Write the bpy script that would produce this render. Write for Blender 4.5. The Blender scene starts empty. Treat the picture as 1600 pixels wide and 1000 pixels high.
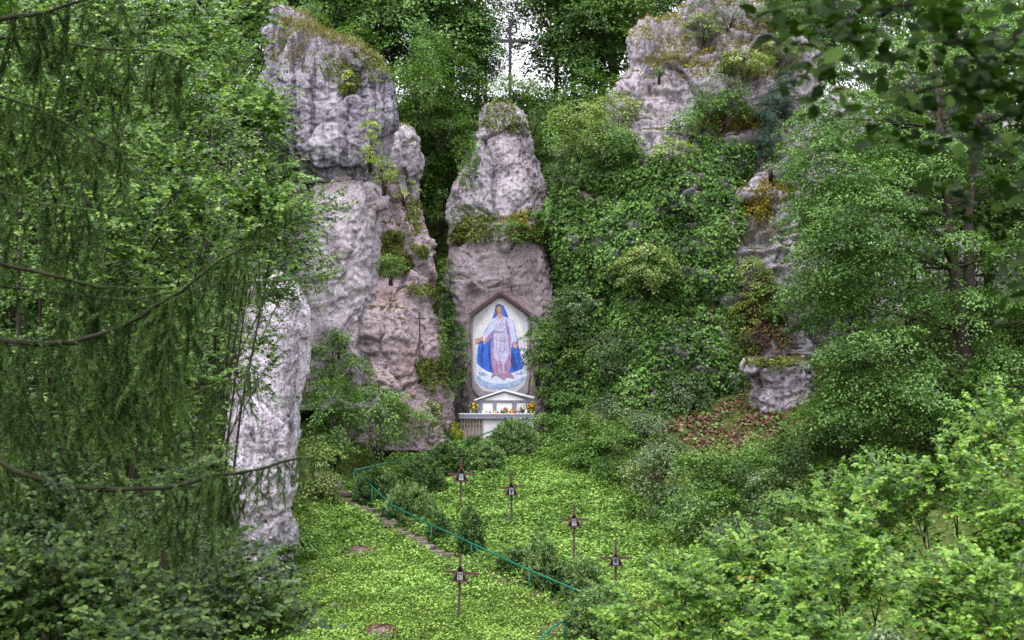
import bpy, math, random
import numpy as np
from mathutils import Vector, Matrix

random.seed(7)
rng = np.random.default_rng(7)
SC = bpy.context.scene
COL = SC.collection

# ------------------------------------------------------------------ camera, sky, sun, exposure
F = 2222.2          # focal length in photo pixels (50 mm on 36 mm, 1600 wide)
HY = 620.0          # photo row of the eye level
cam_d = bpy.data.cameras.new("camera")
cam = bpy.data.objects.new("camera", cam_d)
COL.objects.link(cam)
cam.rotation_euler = (math.radians(90), 0, 0)
cam_d.lens = 50.0
cam_d.sensor_width = 36.0
cam_d.shift_y = (HY - 500.0) / 1600.0
cam_d.clip_start = 0.1
cam_d.clip_end = 2000.0
cam_d.dof.use_dof = True
cam_d.dof.focus_distance = 58.0
cam_d.dof.aperture_fstop = 4.5
SC.camera = cam

W = bpy.data.worlds.new("World")
SC.world = W
W.use_nodes = True
wn = W.node_tree.nodes
wl = W.node_tree.links
wn.clear()
CLOUD = 12.0        # before the 0.15 strength
SUN_EL, SUN_AZ = math.radians(62), math.radians(200)     # azimuth clockwise from +Y
sky = wn.new("ShaderNodeTexSky")
sky.sky_type = 'NISHITA'
sky.sun_disc = False
sky.sun_elevation = SUN_EL
sky.sun_rotation = SUN_AZ
sky.air_density = 1.0
sky.dust_density = 4.0
sky.ozone_density = 1.0
bw = wn.new("ShaderNodeRGBToBW")
wmix = wn.new("ShaderNodeMixRGB")
wmix.inputs[0].default_value = 0.72           # high thin cloud: most of the blue is gone
wbg = wn.new("ShaderNodeBackground")
wbg.inputs[1].default_value = 0.15
wo = wn.new("ShaderNodeOutputWorld")
wl.new(sky.outputs[0], bw.inputs[0])
wl.new(sky.outputs[0], wmix.inputs[1])
wl.new(bw.outputs[0], wmix.inputs[2])
# a bright, even cloud cover (overcast law: the zenith about three times the horizon)
wtc = wn.new("ShaderNodeTexCoord"); wsp = wn.new("ShaderNodeSeparateXYZ")
wl.new(wtc.outputs["Generated"], wsp.inputs[0])
wcl = wn.new("ShaderNodeMapRange"); wcl.inputs[1].default_value = 0.0; wcl.inputs[2].default_value = 1.0
wcl.inputs[3].default_value = CLOUD * 0.45; wcl.inputs[4].default_value = CLOUD
wl.new(wsp.outputs[2], wcl.inputs[0])
wcn = wn.new("ShaderNodeTexNoise"); wcn.inputs["Scale"].default_value = 5.0; wcn.inputs["Detail"].default_value = 6
wl.new(wtc.outputs["Generated"], wcn.inputs[0])
wcm = wn.new("ShaderNodeMapRange"); wcm.inputs[1].default_value = 0.35; wcm.inputs[2].default_value = 0.55
wcm.inputs[3].default_value = 0.35; wcm.inputs[4].default_value = 1.0
wl.new(wcn.outputs["Fac"], wcm.inputs[0])
wcc = wn.new("ShaderNodeMixRGB"); wcc.blend_type = 'MULTIPLY'; wcc.inputs[0].default_value = 1.0
wcc.inputs[2].default_value = (0.96, 0.965, 1.04, 1)
wl.new(wcl.outputs[0], wcc.inputs[1])
wfin = wn.new("ShaderNodeMixRGB"); wl.new(wcm.outputs[0], wfin.inputs[0])
wl.new(wmix.outputs[0], wfin.inputs[1]); wl.new(wcc.outputs[0], wfin.inputs[2])
wl.new(wfin.outputs[0], wbg.inputs[0])
wl.new(wbg.outputs[0], wo.inputs[0])

sd = bpy.data.lights.new("sun", 'SUN')
sd.energy = 1.2
sd.angle = math.radians(25)
sd.color = (1.0, 0.985, 0.96)
sun = bpy.data.objects.new("sun", sd)
COL.objects.link(sun)
sdir = Vector((math.sin(SUN_AZ) * math.cos(SUN_EL), math.cos(SUN_AZ) * math.cos(SUN_EL), math.sin(SUN_EL)))
sun.rotation_euler = sdir.to_track_quat('Z', 'Y').to_euler()

SC.view_settings.view_transform = 'Standard'
SC.view_settings.look = 'None'
SC.view_settings.exposure = 1.28
SC.view_settings.gamma = 1.0
SC.view_settings.use_curve_mapping = False
SC.cycles.use_denoising = True
SC.cycles.max_bounces = 6
SC.cycles.diffuse_bounces = 1
SC.cycles.glossy_bounces = 2
SC.cycles.transmission_bounces = 3
SC.cycles.caustics_reflective = False
SC.cycles.caustics_refractive = False

# ------------------------------------------------------------------ helpers
def P(px, py, d):
    return Vector(((px - 800.0) * d / F, d, (HY - py) * d / F))

def Pn(px, py, d):
    return np.array([(px - 800.0) * d / F, d, (HY - py) * d / F])

def sstep(a, b, x):
    t = np.clip((x - a) / (b - a), 0, 1)
    return t * t * (3 - 2 * t)

_perm = np.random.default_rng(3).permutation(256)
_perm = np.concatenate([_perm, _perm, _perm])
_grad = np.random.default_rng(4).normal(size=(256, 3))
_grad /= np.linalg.norm(_grad, axis=1)[:, None]

def perlin(p):
    pi = np.floor(p).astype(int)
    pf = p - pi
    pi &= 255
    u = pf * pf * pf * (pf * (pf * 6 - 15) + 10)
    out = 0
    for dx in (0, 1):
        wx = u[:, 0] if dx else 1 - u[:, 0]
        for dy in (0, 1):
            wy = u[:, 1] if dy else 1 - u[:, 1]
            for dz in (0, 1):
                wz = u[:, 2] if dz else 1 - u[:, 2]
                h = _perm[_perm[_perm[(pi[:, 0] + dx) & 255] + ((pi[:, 1] + dy) & 255)] + ((pi[:, 2] + dz) & 255)]
                g = _grad[h]
                out = out + wx * wy * wz * (g[:, 0] * (pf[:, 0] - dx) + g[:, 1] * (pf[:, 1] - dy) + g[:, 2] * (pf[:, 2] - dz))
    return out * 1.5

def fbm(p, octv=4, gain=0.5):
    s = 0; a = 1.0; q = p.copy()
    for _ in range(octv):
        s = s + a * perlin(q)
        q = q * 2.03 + 17.1
        a *= gain
    return s

def ridged(p, octv=4, gain=0.5):
    s = 0; a = 1.0; q = p.copy()
    for _ in range(octv):
        s = s + a * (1 - 2.2 * np.abs(perlin(q)))
        q = q * 2.07 + 31.7
        a *= gain
    return s

def worley(p):
    """distance to the nearest and second nearest feature point"""
    pi = np.floor(p).astype(int)
    d1 = np.full(len(p), 9.0); d2 = np.full(len(p), 9.0)
    hid = np.zeros(len(p)); off = np.zeros((len(p), 3))
    for dx in (-1, 0, 1):
        for dy in (-1, 0, 1):
            for dz in (-1, 0, 1):
                c = pi + np.array([dx, dy, dz])
                h = _perm[_perm[_perm[c[:, 0] & 255] + (c[:, 1] & 255)] + (c[:, 2] & 255)]
                fp = c + 0.5 + 0.5 * np.stack([_grad[h, 0], _grad[h, 1], _grad[h, 2]], 1)
                dd = np.linalg.norm(p - fp, axis=1)
                near = dd < d1
                d2 = np.where(near, d1, np.minimum(d2, dd))
                hid = np.where(near, h / 255.0, hid)
                off = np.where(near[:, None], _grad[(h + 91) & 255] , off) if False else np.where(near[:, None], (p - fp) * 1.0, off)
                d1 = np.minimum(d1, dd)
    k = (hid * 255 + 91).astype(int) & 255
    return d1, d2, hid, np.sum(_grad[k] * off, 1)

def link(o, parent=None):
    COL.objects.link(o)
    if parent is not None:
        o.parent = parent
    return o

def tag(o, label=None, cat=None, group=None, kind=None):
    if label: o["label"] = label
    if cat: o["category"] = cat
    if group: o["group"] = group
    if kind: o["kind"] = kind
    return o

def empty(name, loc, label=None, cat=None, group=None, rz=0):
    o = bpy.data.objects.new(name, None)
    o.location = loc
    o.rotation_euler = (0, 0, rz)
    o.empty_display_size = 0.2
    link(o)
    return tag(o, label, cat, group)

def np_mesh(name, V, faces, attr=None, smooth=False):
    """faces: (n,k) int array or a list of such arrays; attr: (nfaces,3)"""
    me = bpy.data.meshes.new(name)
    if isinstance(faces, np.ndarray):
        faces = [faces]
    faces = [f for f in faces if len(f)]
    V = np.asarray(V, dtype=np.float32)
    me.vertices.add(len(V))
    me.vertices.foreach_set("co", V.ravel())
    li = np.concatenate([f.ravel() for f in faces]).astype(np.int32)
    tot = np.concatenate([np.full(len(f), f.shape[1]) for f in faces]).astype(np.int32)
    st = np.concatenate([[0], np.cumsum(tot)[:-1]]).astype(np.int32)
    me.loops.add(len(li))
    me.loops.foreach_set("vertex_index", li)
    me.polygons.add(len(tot))
    me.polygons.foreach_set("loop_start", st)
    me.polygons.foreach_set("loop_total", tot)
    if smooth:
        me.polygons.foreach_set("use_smooth", np.ones(len(tot), dtype=bool))
    if attr is not None:
        a = me.attributes.new("lv", 'FLOAT_VECTOR', 'FACE')
        a.data.foreach_set("vector", np.asarray(attr, dtype=np.float32).ravel())
    me.update(calc_edges=True)
    return me

def obj(name, me, mat=None, parent=None, loc=None):
    o = bpy.data.objects.new(name, me)
    if mat is not None and len(me.materials) == 0:
        me.materials.append(mat)
    if loc is not None:
        o.location = loc
    return link(o, parent)

class MB:
    """collects simple solids into one mesh"""
    def __init__(s):
        s.v = []; s.f = []
    def add(s, vs, fs):
        n = len(s.v)
        s.v += [tuple(v) for v in vs]
        s.f += [tuple(i + n for i in f) for f in fs]
        return s
    def box(s, c, size, rot=None):
        hx, hy, hz = size[0] / 2, size[1] / 2, size[2] / 2
        vs = [Vector((x, y, z)) for x in (-hx, hx) for y in (-hy, hy) for z in (-hz, hz)]
        if rot is not None:
            vs = [rot @ v for v in vs]
        c = Vector(c)
        return s.add([v + c for v in vs], [(0, 1, 3, 2), (4, 6, 7, 5), (0, 4, 5, 1), (2, 3, 7, 6), (0, 2, 6, 4), (1, 5, 7, 3)])
    def prism(s, poly, y0, y1):
        """polygon in x,z pushed from y0 to y1"""
        n = len(poly)
        vs = [(x, y0, z) for x, z in poly] + [(x, y1, z) for x, z in poly]
        fs = [tuple(range(n)), tuple(range(2 * n - 1, n - 1, -1))]
        fs += [(i, i + n, (i + 1) % n + n, (i + 1) % n) for i in range(n)]
        return s.add(vs, fs)
    def tube(s, pts, rad, seg=8, jitter=0.0):
        pts = [Vector(p) for p in pts]
        if not hasattr(rad, '__len__'):
            rad = [rad] * len(pts)
        rings = []
        up = Vector((0.13, 0.21, 1)).normalized()
        vs = []
        for i, p in enumerate(pts):
            t = (pts[min(i + 1, len(pts) - 1)] - pts[max(i - 1, 0)]).normalized()
            a = t.cross(up)
            if a.length < 0.05:
                a = t.cross(Vector((1, 0, 0)))
            a.normalize(); b = t.cross(a)
            for k in range(seg):
                th = 2 * math.pi * k / seg
                r = rad[i] * (1 + jitter * random.uniform(-1, 1))
                vs.append(p + a * (r * math.cos(th)) + b * (r * math.sin(th)))
        fs = []
        for i in range(len(pts) - 1):
            for k in range(seg):
                k2 = (k + 1) % seg
                fs.append((i * seg + k, i * seg + k2, (i + 1) * seg + k2, (i + 1) * seg + k))
        fs.append(tuple(range(seg))[::-1])
        fs.append(tuple((len(pts) - 1) * seg + k for k in range(seg)))
        return s.add(vs, fs)
    def lathe(s, prof, c=(0, 0, 0), seg=12):
        vs = []
        for r, z in prof:
            for k in range(seg):
                th = 2 * math.pi * k / seg
                vs.append((c[0] + r * math.cos(th), c[1] + r * math.sin(th), c[2] + z))
        fs = []
        for i in range(len(prof) - 1):
            for k in range(seg):
                k2 = (k + 1) % seg
                fs.append((i * seg + k, i * seg + k2, (i + 1) * seg + k2, (i + 1) * seg + k))
        fs.append(tuple(range(seg))[::-1]); fs.append(tuple((len(prof) - 1) * seg + k for k in range(seg)))
        return s.add(vs, fs)
    def mesh(s, name, smooth=False):
        me = bpy.data.meshes.new(name)
        me.from_pydata(s.v, [], s.f)
        if smooth:
            for p in me.polygons: p.use_smooth = True
        me.update()
        return me
    def obj(s, name, mat, parent=None, smooth=False):
        return obj(name, s.mesh(name, smooth), mat, parent)

# ------------------------------------------------------------------ materials
def new_mat(name):
    m = bpy.data.materials.new(name)
    m.use_nodes = True
    nt = m.node_tree
    nt.nodes.clear()
    out = nt.nodes.new("ShaderNodeOutputMaterial")
    return m, nt, nt.nodes, nt.links, out

def math_node(N, L, op, a, b=None, clamp=False):
    n = N.new("ShaderNodeMath"); n.operation = op; n.use_clamp = clamp
    for i, v in enumerate((a, b)):
        if v is None: continue
        if isinstance(v, (int, float)): n.inputs[i].default_value = v
        else: L.new(v, n.inputs[i])
    return n.outputs[0]

def mixc(N, L, f, a, b, mode='MIX'):
    n = N.new("ShaderNodeMixRGB"); n.blend_type = mode
    for i, v in enumerate((f, a, b)):
        if isinstance(v, (int, float)): n.inputs[i].default_value = v
        elif isinstance(v, tuple): n.inputs[i].default_value = (*v, 1) if len(v) == 3 else v
        else: L.new(v, n.inputs[i])
    return n.outputs[0]

def noise_node(N, L, vec, scale, detail=4, rough=0.55, stretch=None):
    if stretch is not None:
        mp = N.new("ShaderNodeMapping"); mp.inputs[3].default_value = stretch
        L.new(vec, mp.inputs[0]); vec = mp.outputs[0]
    n = N.new("ShaderNodeTexNoise")
    n.inputs["Scale"].default_value = scale
    n.inputs["Detail"].default_value = detail
    n.inputs["Roughness"].default_value = rough
    L.new(vec, n.inputs["Vector"])
    return n.outputs["Fac"]

def ramp(N, L, f, stops):
    r = N.new("ShaderNodeValToRGB")
    el = r.color_ramp.elements
    el[0].position, el[0].color = stops[0][0], (*stops[0][1], 1)
    el[1].position, el[1].color = stops[-1][0], (*stops[-1][1], 1)
    for p_, c_ in stops[1:-1]:
        e = el.new(p_); e.color = (*c_, 1)
    L.new(f, r.inputs[0])
    return r.outputs[0]

def thresh(N, L, f, a, b):
    n = N.new("ShaderNodeMapRange"); n.interpolation_type = 'SMOOTHSTEP'
    n.inputs[1].default_value = a; n.inputs[2].default_value = b
    L.new(f, n.inputs[0])
    return n.outputs[0]

def leaf_mat(name, dark, mid, light, trans=0.35, rough=0.5, odd=None, spec=0.4, green=True):
    """leaf colour varies leaf by leaf (x) and twig by twig (y) through the attribute lv"""
    m, nt, N, L, out = new_mat(name)
    at = N.new("ShaderNodeAttribute"); at.attribute_name = "lv"
    sp = N.new("ShaderNodeSeparateXYZ"); L.new(at.outputs["Vector"], sp.inputs[0])
    f = math_node(N, L, 'ADD', math_node(N, L, 'MULTIPLY', sp.outputs[0], 0.55), math_node(N, L, 'MULTIPLY', sp.outputs[1], 0.45))
    if green:
        dark, mid, light = [(q[0] * 0.93, q[1] * 0.95, q[2] * 1.0) for q in (dark, mid, light)]
    dark = tuple(q * 0.6 for q in dark); light = (light[0] * 1.22, light[1] * 1.22, light[2] * 1.6)
    stops = [(0.18, dark), (0.5, mid), (0.82, light)]
    c = ramp(N, L, f, stops)
    if odd is not None:
        c = mixc(N, L, thresh(N, L, sp.outputs[2], 1 - odd[0], 1 - odd[0] * 0.5), c, odd[1])
    b = N.new("ShaderNodeBsdfPrincipled")
    L.new(c, b.inputs["Base Color"])
    b.inputs["Roughness"].default_value = rough
    b.inputs["Specular IOR Level"].default_value = spec * 0.55
    if trans > 0:
        t = N.new("ShaderNodeBsdfTranslucent")
        tc = mixc(N, L, 1.0, c, (1.3, 1.6, 0.5), 'MULTIPLY')
        L.new(tc, t.inputs[0])
        mx = N.new("ShaderNodeMixShader"); mx.inputs[0].default_value = trans * 0.75
        L.new(b.outputs[0], mx.inputs[1]); L.new(t.outputs[0], mx.inputs[2])
        L.new(mx.outputs[0], out.inputs[0])
    else:
        L.new(b.outputs[0], out.inputs[0])
    return m

def flat_mat(name, col, rough=0.6, var=0.25, scale=6.0, bump=0.0, metallic=0.0, stretch=None, spec=0.4):
    m, nt, N, L, out = new_mat(name)
    tc = N.new("ShaderNodeTexCoord")
    nz = noise_node(N, L, tc.outputs["Object"], scale, 5, 0.6, stretch)
    dark = tuple(c * (1 - var) for c in col); light = tuple(min(1, c * (1 + var)) for c in col)
    c = ramp(N, L, nz, [(0.3, dark), (0.7, light)])
    b = N.new("ShaderNodeBsdfPrincipled")
    L.new(c, b.inputs["Base Color"])
    b.inputs["Roughness"].default_value = rough
    b.inputs["Metallic"].default_value = metallic
    b.inputs["Specular IOR Level"].default_value = spec
    if bump:
        bp = N.new("ShaderNodeBump"); bp.inputs["Strength"].default_value = bump; bp.inputs["Distance"].default_value = 0.02
        L.new(nz, bp.inputs["Height"]); L.new(bp.outputs[0], b.inputs["Normal"])
    L.new(b.outputs[0], out.inputs[0])
    return m

def rock_mat(name, *a, **k):
    for q in ('base', 'light'):
        if q in k: k[q] = tuple(min(.85, t * m) for t, m in zip(k[q], (1.12, 1.08, 1.10)))
    return rock_mat_(name, *a, **k)

def rock_mat_(name, base=(0.36, 0.33, 0.37), light=(0.60, 0.56, 0.61), dark=(0.10, 0.085, 0.11), stain=(0.30, 0.17, 0.13), stain_amt=0.3,
             streak=0.5, moss_lo=0.55, grime=0.5):
    m, nt, N, L, out = new_mat(name)
    tc = N.new("ShaderNodeTexCoord"); v = tc.outputs["Object"]
    geo = N.new("ShaderNodeNewGeometry")
    n1 = noise_node(N, L, v, 0.35, 6, 0.65)
    n2 = noise_node(N, L, v, 2.2, 8, 0.7)
    n3 = noise_node(N, L, v, 11.0, 8, 0.8)
    n4 = noise_node(N, L, v, 5.0, 9, 0.85, (1, 1, 0.45))
    c = ramp(N, L, n4, [(0.37, dark), (0.445, base), (0.54, base), (0.63, light)])
    c = mixc(N, L, thresh(N, L, n1, 0.46, 0.66), c, mixc(N, L, 0.6, c, light))
    # rust and ochre stains
    ns = noise_node(N, L, v, 0.6, 5, 0.6, (1, 1, 0.6))
    c = mixc(N, L, math_node(N, L, 'MULTIPLY', thresh(N, L, ns, 0.48, 0.66), stain_amt), c, stain)
    # water streaks: stretched down the face
    st = noise_node(N, L, v, 1.8, 6, 0.65, (1, 1, 0.08))
    c = mixc(N, L, math_node(N, L, 'MULTIPLY', thresh(N, L, st, 0.50, 0.58), streak), c, dark)
    st2 = noise_node(N, L, v, 1.1, 5, 0.6, (1, 1, 0.10))
    c = mixc(N, L, math_node(N, L, 'MULTIPLY', thresh(N, L, st2, 0.54, 0.63), streak * 0.9), c, light)
    # dark cracks
    wn_ = N.new("ShaderNodeTexNoise"); wn_.inputs["Scale"].default_value = 1.3; wn_.inputs["Detail"].default_value = 5
    L.new(v, wn_.inputs["Vector"])
    wv0 = mixc(N, L, 0.55, v, wn_.outputs["Color"], 'ADD')
    vc = N.new("ShaderNodeTexVoronoi"); vc.feature = 'DISTANCE_TO_EDGE'; vc.inputs["Scale"].default_value = 0.5
    mpc = N.new("ShaderNodeMapping"); mpc.inputs[3].default_value = (1, 1, 0.6)
    L.new(wv0, mpc.inputs[0]); L.new(mpc.outputs[0], vc.inputs["Vector"])
    crack = math_node(N, L, 'MULTIPLY', thresh(N, L, vc.outputs[0], 0.03, 0.002), thresh(N, L, n2, 0.50, 0.58))
    c = mixc(N, L, math_node(N, L, 'MULTIPLY', crack, 0.85), c, tuple(q * 0.35 for q in dark))
    # fine pits of dark lichen
    c = mixc(N, L, math_node(N, L, 'MULTIPLY', thresh(N, L, n3, 0.515, 0.575), min(1.0, grime * 1.2)), c, dark)
    c = mixc(N, L, math_node(N, L, 'MULTIPLY', thresh(N, L, n3, 0.46, 0.42), 0.40), c, light)
    # moss on what faces up
    sp = N.new("ShaderNodeSeparateXYZ"); L.new(geo.outputs["Normal"], sp.inputs[0])
    up = math_node(N, L, 'ADD', sp.outputs[2], math_node(N, L, 'MULTIPLY', math_node(N, L, 'SUBTRACT', n2, 0.5), 1.1))
    mo = thresh(N, L, up, moss_lo, moss_lo + 0.2)
    mc = ramp(N, L, n3, [(0.3, (0.03, 0.035, 0.012)), (0.5, (0.09, 0.085, 0.025)), (0.7, (0.15, 0.12, 0.035))])
    c = mixc(N, L, mo, c, mc)
    b = N.new("ShaderNodeBsdfPrincipled")
    L.new(c, b.inputs["Base Color"])
    b.inputs["Roughness"].default_value = 0.92
    b.inputs["Specular IOR Level"].default_value = 0.2
    h = math_node(N, L, 'ADD', math_node(N, L, 'MULTIPLY', n4, 1.3), math_node(N, L, 'MULTIPLY', n3, 1.0))
    h = math_node(N, L, 'SUBTRACT', h, math_node(N, L, 'MULTIPLY', crack, 0.25))
    bp = N.new("ShaderNodeBump"); bp.inputs["Strength"].default_value = 1.0; bp.inputs["Distance"].default_value = 0.085
    L.new(h, bp.inputs["Height"]); L.new(bp.outputs[0], b.inputs["Normal"])
    L.new(b.outputs[0], out.inputs[0])
    return m

M = {}
M['rock'] = rock_mat("limestone", base=(0.36, 0.33, 0.37), light=(0.60, 0.56, 0.61))
M['rock_warm'] = rock_mat("limestone_warm", base=(0.40, 0.32, 0.34), light=(0.62, 0.54, 0.57), stain=(0.32, 0.15, 0.11), stain_amt=0.65, streak=0.2, grime=0.55)
M['rock_white'] = rock_mat("limestone_white", base=(0.52, 0.48, 0.53), light=(0.72, 0.68, 0.74), dark=(0.10, 0.09, 0.13), stain_amt=0.2, streak=0.45, moss_lo=0.8, grime=0.85)
M['rock_pale'] = rock_mat("limestone_pale", base=(0.46, 0.41, 0.45), light=(0.66, 0.61, 0.66), stain_amt=0.4, streak=0.35, moss_lo=0.75)
M['rock_streak'] = rock_mat("limestone_streaked", base=(0.27, 0.25, 0.31), light=(0.55, 0.52, 0.59), streak=0.95, stain_amt=0.12)
M['rock_grotto'] = rock_mat("limestone_grotto", base=(0.28, 0.235, 0.25), light=(0.48, 0.42, 0.45), stain=(0.17, 0.12, 0.09), stain_amt=0.5, streak=0.35)
# leaves: linear base colours
M['lawn'] = leaf_mat("ground_elder_leaf", (0.05, 0.12, 0.018), (0.13, 0.25, 0.040), (0.27, 0.39, 0.075), 0.3, 0.5, green=False)
M['lawn2'] = leaf_mat("clover_leaf", (0.055, 0.125, 0.015), (0.135, 0.25, 0.033), (0.27, 0.39, 0.065), 0.3, 0.55, green=False)
M['hazel'] = leaf_mat("hazel_leaf", (0.04, 0.115, 0.012), (0.10, 0.21, 0.02), (0.20, 0.32, 0.038), 0.4, 0.42, odd=(0.025, (0.22, 0.18, 0.025)), spec=0.5, green=False)
M['beech'] = leaf_mat("beech_leaf", (0.025, 0.06, 0.015), (0.06, 0.12, 0.022), (0.12, 0.19, 0.035), 0.35, 0.5)
M['beech_pale'] = leaf_mat("pale_beech_leaf", (0.05, 0.10, 0.02), (0.10, 0.18, 0.03), (0.18, 0.26, 0.05), 0.4, 0.5)
M['maple'] = leaf_mat("maple_leaf", (0.035, 0.09, 0.02), (0.085, 0.17, 0.033), (0.17, 0.28, 0.06), 0.35, 0.5)
M['alder'] = leaf_mat("alder_leaf", (0.02, 0.055, 0.010), (0.07, 0.145, 0.018), (0.20, 0.30, 0.05), 0.4, 0.35, spec=0.6)
M['maple_near'] = leaf_mat("near_maple_leaf", (0.04, 0.10, 0.02), (0.10, 0.19, 0.03), (0.20, 0.29, 0.06), 0.4, 0.4, spec=0.5)
M['near_leaf'] = leaf_mat("shade_darkened_linden_leaf", (0.012, 0.03, 0.006), (0.028, 0.06, 0.009), (0.07, 0.12, 0.018), 0.35, 0.6, spec=0.2)  # leaf colour darkened to carry the canopy's shade
M['dark_leaf'] = leaf_mat("shade_darkened_leaf", (0.02, 0.05, 0.01), (0.05, 0.10, 0.018), (0.12, 0.18, 0.03), 0.4, 0.4, spec=0.5)  # darker leaf tone puts the shade of thickets and cleft into the colour
M['ivy'] = leaf_mat("ivy_leaf", (0.03, 0.075, 0.015), (0.078, 0.165, 0.026), (0.16, 0.28, 0.05), 0.2, 0.5, spec=0.3)
M['grey_bush'] = leaf_mat("grey_green_leaf", (0.05, 0.08, 0.035), (0.10, 0.15, 0.06), (0.19, 0.25, 0.10), 0.3, 0.55)
M['bush'] = leaf_mat("bush_leaf", (0.03, 0.08, 0.015), (0.085, 0.17, 0.028), (0.18, 0.28, 0.055), 0.35, 0.5)
M['pale_bush'] = leaf_mat("pale_bush_leaf", (0.09, 0.14, 0.03), (0.19, 0.25, 0.06), (0.32, 0.37, 0.11), 0.35, 0.5)
M['fresh'] = leaf_mat("fresh_leaf", (0.13, 0.20, 0.03), (0.24, 0.33, 0.05), (0.38, 0.42, 0.08), 0.45, 0.5, green=False)
M['yew'] = leaf_mat("yew_needle", (0.018, 0.045, 0.014), (0.045, 0.10, 0.022), (0.15, 0.24, 0.05), 0.15, 0.5)
M['juniper'] = leaf_mat("juniper_needle", (0.05, 0.11, 0.03), (0.12, 0.21, 0.05), (0.25, 0.35, 0.10), 0.15, 0.5)
M['gold'] = leaf_mat("golden_needle", (0.10, 0.15, 0.02), (0.22, 0.27, 0.03), (0.40, 0.42, 0.05), 0.3, 0.5, green=False)
M['larch'] = leaf_mat("larch_needle", (0.018, 0.04, 0.010), (0.05, 0.095, 0.022), (0.14, 0.21, 0.05), 0.3, 0.6, spec=0.2)
M['pine'] = leaf_mat("pine_needle", (0.03, 0.055, 0.035), (0.06, 0.10, 0.06), (0.10, 0.15, 0.09), 0.1, 0.5)
M['moss'] = leaf_mat("moss_tuft", (0.04, 0.06, 0.013), (0.09, 0.12, 0.022), (0.18, 0.20, 0.04), 0.1, 0.8, spec=0.1, green=False)
M['gold_moss'] = leaf_mat("golden_moss_tuft", (0.06, 0.06, 0.012), (0.14, 0.12, 0.018), (0.27, 0.21, 0.03), 0.1, 0.8, spec=0.1, green=False)
M['dry_grass'] = leaf_mat("dry_grass_blade", (0.12, 0.08, 0.04), (0.20, 0.15, 0.06), (0.20, 0.24, 0.06), 0.2, 0.7, spec=0.2, green=False)
M['litter'] = leaf_mat("dead_leaf", (0.05, 0.03, 0.02), (0.12, 0.065, 0.04), (0.22, 0.12, 0.075), 0.1, 0.8, spec=0.2, green=False)
M['bark'] = flat_mat("bark", (0.045, 0.035, 0.030), 0.9, 0.5, 9, 0.8, stretch=(1, 1, 0.25), spec=0.15)
M['bark_green'] = flat_mat("mossy_bark", (0.03, 0.028, 0.016), 0.9, 0.5, 9, 0.8, stretch=(1, 1, 0.25), spec=0.15)
M['wood'] = flat_mat("brown_stained_wood", (0.075, 0.038, 0.032), 0.7, 0.3, 8, 0.3, stretch=(1, 1, 0.1))
M['wood_dark'] = flat_mat("dark_brown_wood", (0.035, 0.02, 0.02), 0.7, 0.3, 8, 0.3)
M['rail'] = flat_mat("green_painted_steel", (0.0, 0.11, 0.065), 0.4, 0.2, 20, 0.1)
M['dark_iron'] = flat_mat("dark_iron", (0.02, 0.017, 0.02), 0.6, 0.3, 10)
M['cross_iron'] = flat_mat("weathered_iron", (0.05, 0.045, 0.045), 0.7, 0.3, 10)
M['fence'] = flat_mat("weathered_fence_wood", (0.26, 0.19, 0.16), 0.8, 0.3, 12, 0.3, stretch=(1, 1, 0.1))
M['white'] = flat_mat("white_marble", (0.78, 0.77, 0.80), 0.35, 0.05, 3)
M['wallwhite'] = flat_mat("white_render", (0.60, 0.59, 0.62), 0.8, 0.08, 3)
M['grey_stone'] = flat_mat("grey_stone_trim", (0.20, 0.20, 0.27), 0.5, 0.12, 6)
M['step'] = flat_mat("path_stone", (0.13, 0.10, 0.09), 0.9, 0.35, 5, 0.6)
M['soil'] = flat_mat("path_soil", (0.085, 0.065, 0.045), 0.95, 0.4, 6, 0.8, spec=0.1)

def ground_mat():
    m, nt, N, L, out = new_mat("forest_ground")
    tc = N.new("ShaderNodeTexCoord"); v = tc.outputs["Object"]
    a = noise_node(N, L, v, 1.2, 8, 0.7)
    b_ = noise_node(N, L, v, 7, 6, 0.7)
    c = ramp(N, L, a, [(0.3, (0.035, 0.045, 0.012)), (0.5, (0.06, 0.085, 0.018)), (0.7, (0.10, 0.12, 0.03))])
    c = mixc(N, L, math_node(N, L, 'MULTIPLY', thresh(N, L, b_, 0.5, 0.65), 0.6), c, (0.05, 0.035, 0.02))
    b = N.new("ShaderNodeBsdfPrincipled"); L.new(c, b.inputs["Base Color"])
    b.inputs["Roughness"].default_value = 0.95; b.inputs["Specular IOR Level"].default_value = 0.1
    bp = N.new("ShaderNodeBump"); bp.inputs["Strength"].default_value = 0.8; bp.inputs["Distance"].default_value = 0.1
    L.new(b_, bp.inputs["Height"]); L.new(bp.outputs[0], b.inputs["Normal"])
    L.new(b.outputs[0], out.inputs[0])
    return m
M['ground'] = ground_mat()

def mosaic_mat(name, c1, c2, scale=22.0, zgrad=None):
    """small glass tesserae: every cell its own shade"""
    m, nt, N, L, out = new_mat(name)
    tc = N.new("ShaderNodeTexCoord")
    vor = N.new("ShaderNodeTexVoronoi"); vor.inputs["Scale"].default_value = scale
    L.new(tc.outputs["Object"], vor.inputs["Vector"])
    s = N.new("ShaderNodeSeparateColor"); L.new(vor.outputs["Color"], s.inputs[0])
    nz = noise_node(N, L, tc.outputs["Object"], 3.5, 3)
    f = math_node(N, L, 'ADD', math_node(N, L, 'MULTIPLY', s.outputs[0], 0.7), math_node(N, L, 'MULTIPLY', math_node(N, L, 'SUBTRACT', nz, 0.35), 0.9))
    c = ramp(N, L, f, [(0.15, c1), (0.85, c2)])
    b = N.new("ShaderNodeBsdfPrincipled"); L.new(c, b.inputs["Base Color"])
    b.inputs["Roughness"].default_value = 0.4
    L.new(b.outputs[0], out.inputs[0])
    return m

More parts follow.
